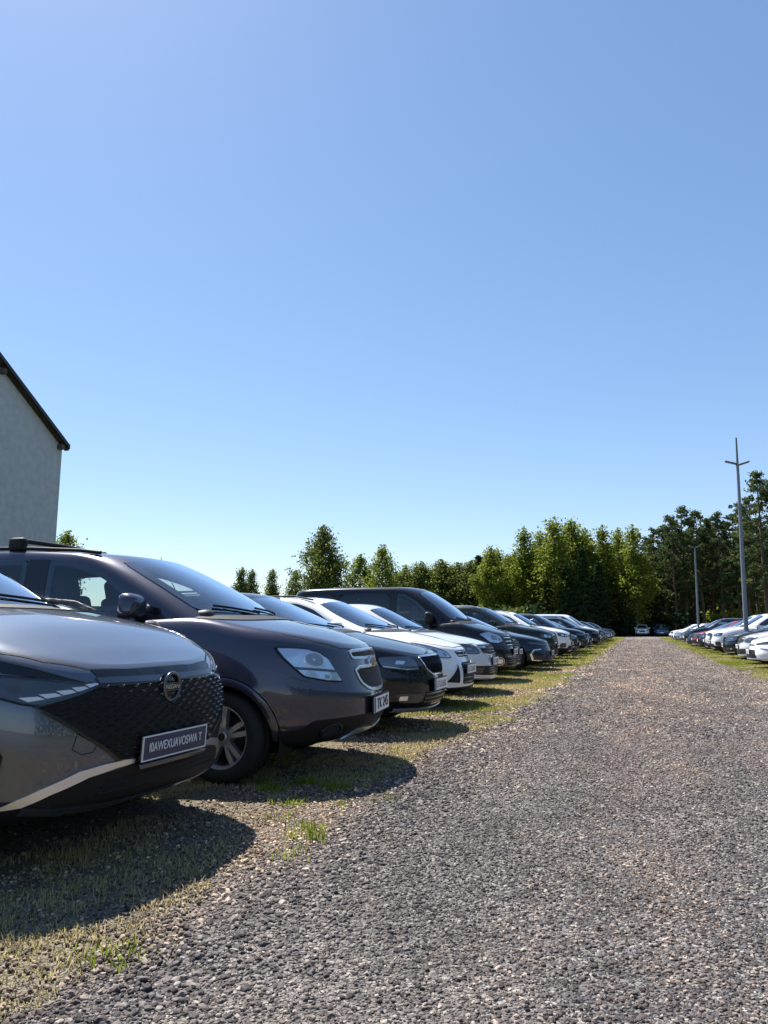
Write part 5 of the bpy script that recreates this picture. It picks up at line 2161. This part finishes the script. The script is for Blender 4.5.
def lamp_post(x, y, h, spike, arms, label, low=None):
    t = tag(empty('lamp_post', (x, y, 0)), label, 'lamp post', 'lamp posts along the right row')
    bm = bmesh.new()
    add_tube(bm, [(0, 0, -.05), (0, 0, h * .5), (0, 0, h)], [.092, .074, .052], 14)
    obj('pole', bm, M_POLE, t, 40)
    bm = bmesh.new()
    add_tube(bm, [(0, 0, 0), (0, 0, .55)], [.14, .135], 14)
    add_box(bm, (0, 0, .015), (.4, .4, .03), bevel=.005)
    obj('base', bm, M_POLE, t, 40)
    if spike:
        bm = bmesh.new()
        add_tube(bm, [(0, 0, h), (0, 0, h + spike)], [.045, .03], 8)
        obj('mast_tip', bm, M_LAMP, t, 40)
    for dx, dz, l in arms:
        bm = bmesh.new()
        add_tube(bm, [(0, 0, h - .08), (dx * l * .5, 0, h - .05), (dx * l * .95, 0, h + dz * .45)], .028, 8)
        a = obj('arm', bm, M_LAMP, t, 40)
        bm = bmesh.new()
        add_box(bm, (0, 0, 0), (.42, .22, .05), Matrix.Rotation(-.3 * dx, 3, 'Y'), bevel=.025, seg=2)
        hd = obj('lamp_head', bm, M_LAMP, a, 40)
        hd.location = (dx * (l * .95 + .2), 0, h + dz * .45 + .06)
    if low:
        for dx in (1, -1):
            bm = bmesh.new()
            add_tube(bm, [(0, 0, low), (dx * .28, 0, low + .03)], .022, 6)
            b = obj('camera_bracket', bm, M_LAMP, t, 40)
            bm = bmesh.new()
            add_box(bm, (dx * .34, -.03, low), (.14, .22, .12), bevel=.02)
            obj('camera_box', bm, M_LAMP, b, 40)
    return t

# ------------------------------------------------------------------ the parked cars
PROTO = {}
FAR_SKIP = ('interior', 'seat', 'rear_seat', 'dashboard', 'steering_wheel', 'wiper', 'door', 'door_handle', 'emblem', 'bonnet_seam', 'window_seal', 'lamp_bowl', 'lamp_ring', 'mirror_foot', 'mirror_glass', 'cowl_panel',
            'grille_slats', 'bonnet_crease', 'side_crease', 'pillar_trim', 'rear_window', 'tail_light', 'wheel_well_rear', 'plate_lettering', 'country_band', 'window_trim', 'daytime_light', 'brake')
NAMES_ = dict(SUV='parked_suv', MPV='parked_minivan', SKODA='parked_liftback', WAGON='parked_estate_car', GOLF='parked_hatchback', VAN='parked_van', ROAD='parked_crossover', SEDAN='parked_sedan')
GL, GR = 'cars of the left row', 'cars of the right row'


def park(model, pm, x, y, deg, label, cat='car', group=GL, face=0, sc=1.0, far=False):
    sp, f = FACES[model]
    if model not in PROTO:
        c = Car(NAMES_[model], sp)
        f(c)
        PROTO[model] = c
        t = c.root
    else:
        c = PROTO[model]
        t = copy_tree(c.root, None, FAR_SKIP if far else ())
    set_paint(t, pm)
    a = math.radians(deg + face)
    t.rotation_euler = (0, 0, a)
    d = c.L / 2 * sc
    t.location = (x - d * math.cos(a), y - d * math.sin(a), 0)
    t.scale = (sc, sc, sc)
    tag(t, label, cat, group)
    return t


park('SUV', P_GUN, -2.2, 3.24, -1.5, 'metallic grey crossover nearest the camera with a dark dealer plate and scaled black grille')
park('MPV', P_PURP, -1.94, 5.6, 6.5, 'dark purple-grey minivan with roof rack bar, white plate and two chrome-rimmed grilles', 'minivan')
park('SKODA', P_BLACK, -2.05, 7.9, 0, 'black liftback between the purple-grey minivan and the white estate')
park('WAGON', P_WHITE, -2.24, 10.4, -1, 'white estate car with triangular black bumper vents')
park('GOLF', P_PEARL, -2.30, 12.6, 0, 'silvery white hatchback between the white estate and the black van')
park('VAN', P_BLACK, -2.38, 15.4, 0, 'tall black passenger van, highest roof in the left row', 'van')
park('GOLF', P_DGREY, -2.66, 17.9, 0, 'dark grey hatchback tucked in right behind the black van')
park('SEDAN', P_NAVY, -2.12, 20.0, 0, 'navy saloon with chrome hooks round its fog lights')
park('ROAD', P_DGREEN, -2.25, 22.5, 0, 'dark green crossover rising behind the navy saloon', sc=1.03)
park('ROAD', P_SILV, -2.55, 25.0, 1, 'silver crossover beside the dark green one')
park('ROAD', P_WHITE, -2.25, 27.6, -1, 'bright white crossover, the farthest clearly white one of the left row', sc=1.01)
park('SKODA', P_BLACK, -2.2, 30.3, 0, 'black liftback just past the bright white crossover', far=True)
park('ROAD', P_NAVY, -2.05, 33.0, 0, 'navy crossover sticking out past the farther black liftback', far=True)
lrow = [('GOLF', P_DGREY, 'dark hatchback of the far left row, directly behind the navy crossover'), ('SEDAN', P_BLUE, 'blue saloon in the far left row behind a dark hatchback'), ('WAGON', P_DGREY, 'dark grey estate in the far left row behind the blue saloon'),
        ('ROAD', P_BLACK, 'black crossover in the far left row behind the dark estate'), ('VAN', P_WHITE, 'white van with high roof far down the left row'), ('GOLF', P_RED, 'red hatchback far down the left row beside the white van'),
        ('SKODA', P_NAVY, 'navy liftback far down the left row past the red hatchback'), ('ROAD', P_GREY, 'grey crossover far down the left row past the navy liftback'), ('SEDAN', P_BLACK, 'black saloon far down the left row past the grey crossover'),
        ('WAGON', P_BLUE, 'blue estate far down the left row past the black saloon'), ('GOLF', P_SILV, 'silver hatchback near the end of the left row'), ('ROAD', P_DGREY, 'dark crossover near the end of the left row'),
        ('SKODA', P_PBLUE, 'pale blue liftback near the end of the left row'), ('SEDAN', P_DGREY, 'dark saloon near the end of the left row'), ('GOLF', P_BLUE, 'blue hatchback third from the end of the left row'),
        ('ROAD', P_NAVY, 'navy crossover second from the end of the left row'), ('WAGON', P_PBLUE, 'pale blue estate, the last car of the left row')]
y = 35.7
for m_, p_, lb in lrow:
    park(m_, p_, -2.25 + RNG.uniform(-.15, .2), y, RNG.uniform(-1.5, 1.5), lb, 'van' if m_ == 'VAN' else 'car', far=True)
    y += RNG.uniform(2.55, 3.0)
rrow = [('ROAD', P_GREY, 3.2, 17.6, 'grey crossover at the right picture edge, nearest of the right row', 0), ('WAGON', P_WHITE, 3.0, 20.1, 'white estate with dark lower bumper, nearest white car of the right row', 0), ('SEDAN', P_WHITE, 2.78, 22.6, 'white saloon with angular lamps in the right row', 0),
        ('GOLF', P_PEARL, 2.85, 25.3, 'silvery white hatchback in the right row beside the white saloon', 0), ('SKODA', P_DGREY, 2.85, 29.4, 'dark grey liftback just in front of the nearer lamp post', 0), ('ROAD', P_WHITE, 2.75, 33.3, 'white crossover just behind the nearer lamp post', 0),
        ('ROAD', P_PEARL, 2.75, 36.2, 'pearl white crossover beside the dark front of a silver-bonneted car', 1), ('WAGON', P_BLACK, 2.7, 39.3, 'black estate in the right row beside the red hatchback', 1), ('GOLF', P_RED, 2.7, 43.2, 'dark red hatchback, the only red car of the right row', 1),
        ('SEDAN', P_BLACK, 2.65, 47.0, 'black saloon past the red hatchback in the right row', 1), ('ROAD', P_NAVY, 2.7, 50.5, 'dark teal crossover far down the right row', 1), ('GOLF', P_PBLUE, 2.7, 54.6, 'pale blue hatchback far down the right row', 1),
        ('WAGON', P_SILV, 2.7, 64.5, 'silver estate far down the right row', 1), ('SEDAN', P_WHITE, 2.7, 69.5, 'white saloon near the end of the right row', 1), ('GOLF', P_WHITE, 2.75, 76, 'white hatchback, the last car of the right row', 1)]
for m_, p_, x, y, lb, fr in rrow:
    park(m_, p_, x, y, RNG.uniform(-1.5, 1.5), lb, group=GR, face=180, far=bool(fr))
x, y = at(639, 103)
park('ROAD', P_WHITE, x, y, -90, 'white off-roader facing down the track in front of the wood', group='cars facing down the track', far=True)
x, y = at(658, 102)
park('ROAD', P_BLUE, x, y, -90, 'dark off-roader facing down the track in front of the wood', group='cars facing down the track', far=True)

_p = lamp_post(3.86, 31.3, 7.38, 1.12, [(-1, .14, .05), (1, .03, .03)], 'nearer lamp post with a spike tip and two angled lamp heads', 5.75)
_p.rotation_euler = (0, math.radians(1.2), 0)
_p = lamp_post(4.3, 61.0, 7.2, 0, [(-1, .03, .05), (1, .03, .05)], 'farther, shorter looking lamp post among the right row')
_p.rotation_euler = (0, math.radians(1.0), 0)

# ------------------------------------------------------------------ trees
def leaf_mat(name, cols, trans=.4):
    m = bpy.data.materials.new(name)
    m.use_nodes = True
    n, l = m.node_tree.nodes, m.node_tree.links
    n.remove(n['Principled BSDF'])
    a = n.new('ShaderNodeAttribute')
    a.attribute_name = 'tone'
    oi = n.new('ShaderNodeObjectInfo')
    ma = n.new('ShaderNodeMath')
    ma.operation = 'MULTIPLY_ADD'
    ma.inputs[1].default_value = .3
    l.new(oi.outputs['Random'], ma.inputs[0])
    l.new(a.outputs['Fac'], ma.inputs[2])
    sb = n.new('ShaderNodeMath')
    sb.operation = 'SUBTRACT'
    sb.inputs[1].default_value = .15
    l.new(ma.outputs[0], sb.inputs[0])
    r = n.new('ShaderNodeValToRGB')
    e = r.color_ramp.elements
    while len(e) < len(cols):
        e.new(.5)
    for k, (q, c) in enumerate(zip(e, cols)):
        q.position, q.color = k / (len(cols) - 1), (*c, 1)
    l.new(sb.outputs[0], r.inputs['Fac'])
    d = n.new('ShaderNodeBsdfDiffuse')
    t = n.new('ShaderNodeBsdfTranslucent')
    ms = n.new('ShaderNodeMixShader')
    ms.inputs[0].default_value = trans
    l.new(r.outputs['Color'], d.inputs['Color'])
    l.new(r.outputs['Color'], t.inputs['Color'])
    l.new(d.outputs[0], ms.inputs[1])
    l.new(t.outputs[0], ms.inputs[2])
    l.new(ms.outputs[0], n['Material Output'].inputs['Surface'])
    return m


ML_BIRCH = leaf_mat('birch_leaves', [(.10, .135, .02), (.17, .205, .034), (.25, .275, .06)], .54)
ML_ALDER = leaf_mat('alder_leaves', [(.075, .098, .028), (.125, .15, .042), (.18, .205, .06)], .52)
ML_SPRUCE = leaf_mat('spruce_needles', [(.022, .04, .02), (.035, .058, .026), (.055, .08, .032)], .25)
ML_PINE = leaf_mat('pine_needles', [(.055, .075, .034), (.08, .105, .044), (.115, .14, .056)], .35)
M_BARKB = mat('birch_bark', (.32, .30, .27), .85, noise=.6, nscale=5)
M_BARKD = mat('dark_bark', (.055, .045, .036), .9, noise=.4, nscale=6)
M_BARKP = mat('pine_bark', (.12, .08, .058), .9, noise=.5, nscale=4)


def leaf_mesh(name, P, S, T, flat=0., stretch=1.6):
    """small folded leaf faces: P centres, S sizes, T tones"""
    n = len(P)
    a = NP.normal(0, 1, (n, 3))
    a /= np.linalg.norm(a, axis=1)[:, None]
    b = NP.normal(0, 1, (n, 3))
    b[:, 2] *= 1 - flat
    b = np.cross(a, b)
    b /= np.linalg.norm(b, axis=1)[:, None] + 1e-9
    a = a * (S * stretch / 2)[:, None]
    b = b * (S / 2)[:, None]
    V = np.stack([P - a, P + b, P + a, P - b], 1).astype('f')
    me = bpy.data.meshes.new(name)
    me.vertices.add(n * 4)
    me.vertices.foreach_set('co', V.ravel())
    me.loops.add(n * 4)
    me.loops.foreach_set('vertex_index', np.arange(n * 4, dtype='i'))
    me.polygons.add(n)
    me.polygons.foreach_set('loop_start', (np.arange(n) * 4).astype('i'))
    me.polygons.foreach_set('loop_total', np.full(n, 4, 'i'))
    at_ = me.attributes.new('tone', 'FLOAT', 'FACE')
    at_.data.foreach_set('value', T.astype('f'))
    me.update(calc_edges=True)
    return me


def trunk_bm(h, r, bend, limbs, seed, top=.98):
    R = random.Random(seed)
    bm = bmesh.new()
    pts, rs = [], []
    bx, by = R.uniform(-1, 1) * bend, R.uniform(-1, 1) * bend
    for k in range(8):
        t = k / 7 * top
        pts.append((bx * math.sin(t * 2.2) + R.uniform(-.04, .04), by * math.sin(t * 1.7), t * h - .1))
        rs.append(r * (1 - t)**.8 + .012)
    add_tube(bm, pts, rs, 8)
    P = [Vector(p) for p in pts]
    tips = []
    for z0, ln, ang, up in limbs:
        t = min(.97, z0 / h / top) * 7
        i = int(t)
        p = P[i].lerp(P[min(7, i + 1)], t - i)
        d = Vector((math.cos(ang), math.sin(ang), up)).normalized()
        q = p + d * ln * .55 + Vector((0, 0, .05 * ln))
        e = p + d * ln + Vector((0, 0, (.12 if up > 0 else -.12) * ln))
        rr = max(.012, r * .35 * (1 - z0 / h) + .012)
        add_tube(bm, [p, q, e], [rr, rr * .6, .008], 5)
        tips.append((p, q, e))
    return bm, tips


def clumps(tips, per, spread, squash, size, tone_sd, R, along=(.35, 1.05)):
    P, S, T = [], [], []
    for p, q, e in tips:
        m = max(2, int(per * (e - p).length))
        for k in range(m):
            t = R.uniform(*along)
            c = p.lerp(e, t)
            n = R.integers(14, 30) if hasattr(R, 'integers') else R.randint(14, 30)
            tone = R.gauss(.5, tone_sd)
            g = NP.normal(0, 1, (n, 3)) * np.array([spread, spread, spread * squash])
            P.append(np.array(c) + g)
            S.append(NP.uniform(.6, 1.2, n) * size)
            T.append(np.clip(tone + NP.normal(0, .12, n), 0, 1))
    return np.concatenate(P), np.concatenate(S), np.concatenate(T)


def broad(seed, h, wid, base, n, per, size, mleaf, mbark, spread=.42, peak=.45, drop=.0, tr=.017, top_pow=.9):
    """deciduous tree: limbs fill an uneven, pointed oval"""
    R = random.Random(seed)
    limbs = []
    for k in range(n):
        t = base + (1 - base) * (k + R.uniform(0, 1)) / n
        u = (t - base) / (1 - base)
        env = (u / peak)**.7 if u < peak else max(.06, ((1 - u) / (1 - peak)))**top_pow
        ln = wid / 2 * max(.12, env) * R.uniform(.62, 1.18)
        limbs.append((min(.96, t) * h * .96, ln, k * 2.4 + R.uniform(-.5, .5), R.uniform(.25, .75) - drop))
    bm, tips = trunk_bm(h, h * tr, .25, limbs, seed)
    P, S, T = clumps(tips, per, spread, .8, size, .22, R)
    # a pointed leader
    m = 60
    tp = np.stack([NP.normal(0, .16, m), NP.normal(0, .16, m), NP.uniform(.86, 1.0, m) * h], 1)
    P = np.concatenate([P, tp])
    S = np.concatenate([S, np.full(m, size)])
    T = np.concatenate([T, np.full(m, .5)])
    return bm, leaf_mesh('crown', P, S, T), mleaf, mbark


def spruce(seed, h, wid, base=.06):
    R = random.Random(seed)
    limbs = []
    z = base * h
    while z < h * .97:
        u = z / h
        k = R.randint(5, 7)
        for j in range(k):
            limbs.append((z + R.uniform(-.15, .15), max(.15, wid / 2 * (1 - u)**.85 * R.uniform(.7, 1.1)), j * 6.28 / k + R.uniform(0, 1), R.uniform(-.35, -.05)))
        z += .42 + .25 * (1 - u)
    bm, tips = trunk_bm(h, h * .014, .05, limbs, seed)
    P, S, T = clumps(tips, 3.2, .2, .5, .19, .2, R, (.2, 1.05))
    return bm, leaf_mesh('crown', P, S, T, stretch=2.2), ML_SPRUCE, M_BARKD


def pine(seed, h, wid, base=.5, n=34):
    R = random.Random(seed)
    limbs = []
    for k in range(n):
        t = base + (1 - base) * (k + R.uniform(0, 1)) / n
        u = (t - base) / (1 - base)
        ln = wid / 2 * min(1, .55 + 1.6 * u) * (1 - u)**.55 * R.uniform(.45, 1.2) + .12
        limbs.append((t * h * .97, ln, R.uniform(0, 6.28), R.uniform(.0, .5)))
    for k in range(7):        # dead snags lower on the stem
        limbs.append((R.uniform(.2, base) * h, R.uniform(.3, .9), R.uniform(0, 6.28), R.uniform(-.1, .3)))
    bm, tips = trunk_bm(h, h * .0115, .3, limbs, seed)
    P, S, T = clumps(tips[:-7], 1.7, .2, .55, .16, .22, R, (.5, 1.08))
    return bm, leaf_mesh('crown', P, S, T, stretch=2.4), ML_PINE, M_BARKP


def bush(seed, h, wid, ml):
    R = random.Random(seed)
    bm = bmesh.new()
    tips = []
    for k in range(26):
        a, up = R.uniform(0, 6.28), R.uniform(.4, 1.8)
        d = Vector((math.cos(a) * wid / 2, math.sin(a) * wid / 2, up * h * .55)) * R.uniform(.6, 1)
        p = Vector((R.uniform(-.3, .3), R.uniform(-.3, .3), 0))
        add_tube(bm, [p, p + d * .6, p + d], [.03, .02, .008], 5)
        tips.append((p, p + d * .6, p + d))
    P, S, T = clumps(tips, 5, .28, .7, .17, .22, R, (.2, 1.05))
    P[:, 2] = np.abs(P[:, 2])
    return bm, leaf_mesh('crown', P, S, T), ml, M_BARKD


KINDS_ = {}


def kind(key, mk, ref_h):
    bm, me, ml, mb = mk
    t = empty(key[0])
    obj('trunk', bm, mb, t, 50)
    me.materials.append(ml)
    c = bpy.data.objects.new('crown', me)
    COL.objects.link(c)
    c.parent = t
    KINDS_[key] = [t, ref_h, False]


kind(('birch_tree', 0), broad(11, 12, 5.8, .10, 70, 4.6, .2, ML_BIRCH, M_BARKB, peak=.40), 12)
kind(('birch_tree', 1), broad(12, 14, 4.8, .10, 78, 4.6, .2, ML_BIRCH, M_BARKB, peak=.34, top_pow=1.0), 14)
kind(('birch_tree', 2), broad(13, 14, 5.6, .12, 72, 4.0, .2, ML_BIRCH, M_BARKB, peak=.45), 14)
kind(('birch_tree', 3), broad(14, 11, 6.0, .10, 70, 2.4, .20, ML_BIRCH, M_BARKB, spread=.36, peak=.5), 11)
kind(('alder_tree', 0), broad(21, 12, 7.6, .05, 84, 3.6, .19, ML_ALDER, M_BARKD, peak=.36), 12)
kind(('alder_tree', 1), broad(22, 12, 4.8, .05, 76, 4.2, .2, ML_ALDER, M_BARKD, peak=.33, top_pow=1.0), 12)
kind(('alder_tree', 2), broad(23, 11, 5.2, .08, 54, 2.6, .2, ML_ALDER, M_BARKD, spread=.38, peak=.5), 11)
kind(('spruce_tree', 0), spruce(31, 13, 5.2), 13)
kind(('spruce_tree', 1), spruce(32, 13, 6.2), 13)
kind(('pine_tree', 0), pine(41, 16, 5.2, .24, 70), 16)
kind(('pine_tree', 1), pine(42, 16, 4.4, .36, 54), 16)
kind(('pine_tree', 2), pine(43, 16, 5.4, .28, 62), 16)
kind(('pine_tree', 3), pine(44, 15, 5.0, .28, 64), 15)
kind(('shrub', 0), bush(51, 2.4, 3.6, ML_ALDER), 2.4)
kind(('shrub', 1), bush(52, 2.0, 3.2, ML_SPRUCE), 2.0)
kind(('shrub', 2), bush(53, 1.8, 2.6, ML_BIRCH), 1.8)


def tree(nm, v, px, Z, top=None, h=None, label='', group=None, fat=1.0, wide=None):
    """stand a tree in the column px at depth Z; top = picture height of its tip"""
    if Z > 90:
        Z += 10
    x, y = at(px, Z)
    if h is None:
        h = (629 - top) / 740 * Z * 1.02 + CAM_H
    src = KINDS_[(nm, v)]
    if not src[2]:
        t = src[0]
        src[2] = True
    else:
        t = copy_tree(src[0])
    k = h / src[1]
    f = k * fat
    t.location = (x, y, 0)
    t.scale = (f, f, k)
    t.rotation_euler = (0, 0, RNG.uniform(0, 6.28))
    tag(t, label, 'shrub' if nm == 'shrub' else 'tree', group)
    return t


G1 = 'trees along the far edge of the lot'
# -- the loose group on the left, seen over the car roofs
tree('alder_tree', 1, 243, 118, 569, label='small tree left of its twin, far over the dark minivan bonnet', group=G1)
tree('alder_tree', 1, 253, 120, 571, label='small tree close right of its twin, far over the minivan bonnet', group=G1)
tree('alder_tree', 1, 273, 116, 571, label='lone small pointed tree between the twin trees and the tall full birch', group=G1)
tree('birch_tree', 3, 66, 95, 533, label='thin tree peeping out beside the grey building corner', group=G1)
tree('alder_tree', 2, 297, 96, 572, label='low loose tree leaning against the left foot of the tall full birch', group=G1)
tree('alder_tree', 0, 323, 92, 527, label='tallest full crowned tree of the left group above the black van', group=G1, fat=.92)
tree('birch_tree', 3, 361, 100, 556, label='low airy tree just right of the tall full crowned tree', group=G1, fat=1.0)
tree('birch_tree', 3, 384, 96, 547, label='airy see-through tree with sky showing between its branches', group=G1, fat=.85)
# -- closed dark edge in the middle
for px, top, f, lb in ((404, 572, 1.2, 'short rounded green tree right of the airy see-through tree'), (422, 563, 1.0, 'first pointed dark tree of the even row above the van windscreen'),
                       (441, 561, 1.0, 'second pointed dark tree of the even row above the van windscreen'), (458, 564, 1.1, 'third tree of the even dark row, slightly lower than its neighbours'),
                       (472, 562, 1.0, 'last dark tree of the even row, touching the pale green birches')):
    tree('alder_tree', (0, 1, 0, 2, 0)[int(px / 3) % 5], px, 112, top, label=lb, group=G1, fat=f * 1.3)
# -- pale birches
for px, top, v, Z, f, lb in ((491, 548, 0, 104, 1.0, 'pale yellow-green birch at the left end of the birches'), (508, 556, 2, 108, 1.1, 'low pale green birch with broad crown beside the yellow-green one'),
                             (525, 529, 1, 102, 1.1, 'bright slender birch left of the tallest birch clump'), (541, 533, 2, 106, 1.1, 'birch half hidden behind the bright slender one'),
                             (556, 519, 1, 98, 1.25, 'tall bright yellow-green birch at the left of the tallest clump'), (572, 521, 0, 102, 1.1, 'broad birch in the middle of the tallest clump'),
                             (586, 530, 2, 104, 1.0, 'darker birch at the right of the tallest clump, above black spruces'),
                             (604, 527, 1, 100, 1.0, 'narrow pointed birch just right of the black spruces'), (620, 530, 2, 103, .9, 'birch with a ragged tip between two pointed ones'),
                             (634, 527, 1, 97, 1.15, 'bright pointed birch above the end of the gravel track')):
    tree('birch_tree', v, px, Z, top, label=lb, group=G1, fat=f)
# -- dark spruces under them
for px, top, v, Z, lb in ((566, 566, 1, 95, 'black spruce low in front of the tallest birch clump'), (583, 545, 0, 94, 'tall black spruce in front of the darker birch'), (598, 560, 1, 95, 'broad black spruce left of the gravel track end'),
                          (624, 572, 0, 97, 'small dark spruce in front of the bright pointed birch'), (546, 580, 1, 97, 'low dark spruce behind the dark cars of the left row'),
                          (648, 566, 1, 100, 'bushy dark conifer at the left foot of the pine stand')):
    tree('spruce_tree', v, px, Z, top, label=lb, group=G1)
# -- the pine stand on the right
pn = [(653, 538, 3, 104), (664, 524, 0, 102), (674, 514, 2, 99), (684, 504, 0, 100), (692, 517, 1, 104), (702, 508, 2, 98), (711, 517, 3, 103), (720, 511, 0, 96), (729, 519, 2, 101), (738, 512, 1, 95),
      (747, 501, 0, 93), (756, 495, 2, 96), (764, 468, 3, 90), (775, 480, 0, 92), (785, 490, 2, 88)]
pl = ['ragged low pine at the left edge of the pine stand', 'pine with tiered crown, second from the left edge of the stand', 'open topped pine left of the farther lamp post', 'tall pine rising just left of the farther lamp post',
      'thin pine directly behind the farther lamp post', 'pine with the highest crown between the two lamp posts', 'bushy pine between the two lamp posts', 'straight pine a little left of the nearer lamp post',
      'pine crown partly behind the nearer lamp post', 'bare stemmed pine behind the nearer lamp post', 'pine right of the nearer lamp post', 'tall dense pine near the picture edge',
      'highest pine of all at the right picture edge', 'pine cut off by the right picture edge', 'pine beyond the right picture edge']
for (px, top, v, Z), lb in zip(pn, pl):
    tree('pine_tree', v, px, Z, top, label=lb, group='pines of the stand on the right')
tree('birch_tree', 2, 712, 108, 524, label='yellow-green birch showing between the pine stems', group=G1, fat=.8)
tree('birch_tree', 1, 752, 106, 522, label='pale birch glimpsed behind the pines on the right', group=G1, fat=.8)
# -- second and third ranks, seen only through the gaps
for k in range(34):
    px = 648 + k * 4.4 + RNG.uniform(-2, 2)
    tree('pine_tree', RNG.randint(0, 3), px, RNG.uniform(104, 128), RNG.uniform(522, 548), label='slim background pine seen only through gaps of the front pines', group='background pines')
for k in range(20):
    px = 480 + k * 9 + RNG.uniform(-3, 3)
    tree('birch_tree' if k % 3 else 'spruce_tree', RNG.randint(0, 1), px, RNG.uniform(112, 128), RNG.uniform(550, 566), label='background tree filling the gaps behind the front birches', group='background trees behind the birches', fat=1.2)
for k in range(9):
    tree('alder_tree', RNG.randint(0, 1), 396 + k * 10.5, RNG.uniform(120, 130), RNG.uniform(566, 576), label='background tree filling the gaps of the even dark row', group='background trees behind the dark row', fat=1.3)
# -- undergrowth
for k, (px, Z, h, v) in enumerate([(484, 62, 2.9, 1), (497, 60, 2.6, 0), (509, 63, 3.1, 1), (521, 62, 2.7, 1)]):
    tree('shrub', v, px, Z, h=h, label=['dark rounded shrub at the left of the four behind the row', 'lighter rounded shrub, second of the four behind the row', 'tallest dark shrub of the four behind the row', 'last dark shrub of the four behind the row'][k], group='shrubs behind the left row', fat=1.1)
for k in range(40):
    px = 540 + k * 6.2 + RNG.uniform(-2, 2)
    tree('shrub', RNG.randint(0, 2), px, RNG.uniform(101, 112), h=RNG.uniform(1.8, 5.0), label='low undergrowth bush at the foot of the wood', group='undergrowth at the foot of the wood', fat=1.2)

# -- the wood behind, one closed mass
n = 26000
u = NP.uniform(395, 860, n)
Z = NP.uniform(140, 162, n)
hh = np.where(u > 650, 11, 8.5) * (.8 + .4 * vnoise(u / 9, Z / 9, 1.0, 77))
X = (u - 384) / 740 * math.cos(YAW) * Z - math.sin(YAW) * Z
Yw = (u - 384) / 740 * math.sin(YAW) * Z + math.cos(YAW) * Z
n2 = 9000
X = np.concatenate([X, NP.uniform(29, 38, n2)])
Yw = np.concatenate([Yw, NP.uniform(-25, 95, n2)])
hh = np.concatenate([hh, np.full(n2, 11.)])
Z = np.concatenate([Z, Yw[-n2:]])
u = np.concatenate([u, Yw[-n2:] * 4 + 400])
n += n2
P = np.stack([X, Yw, hh * NP.uniform(0, 1, n)**.8], 1)
me = leaf_mesh('distant_wood', P, NP.uniform(.5, .95, n), np.clip(vnoise(u / 5, P[:, 2], 1., 5) + NP.normal(0, .1, n), 0, 1))
me.materials.append(ML_SPRUCE)
o = bpy.data.objects.new('distant_wood', me)
COL.objects.link(o)
tag(o, kind='stuff')
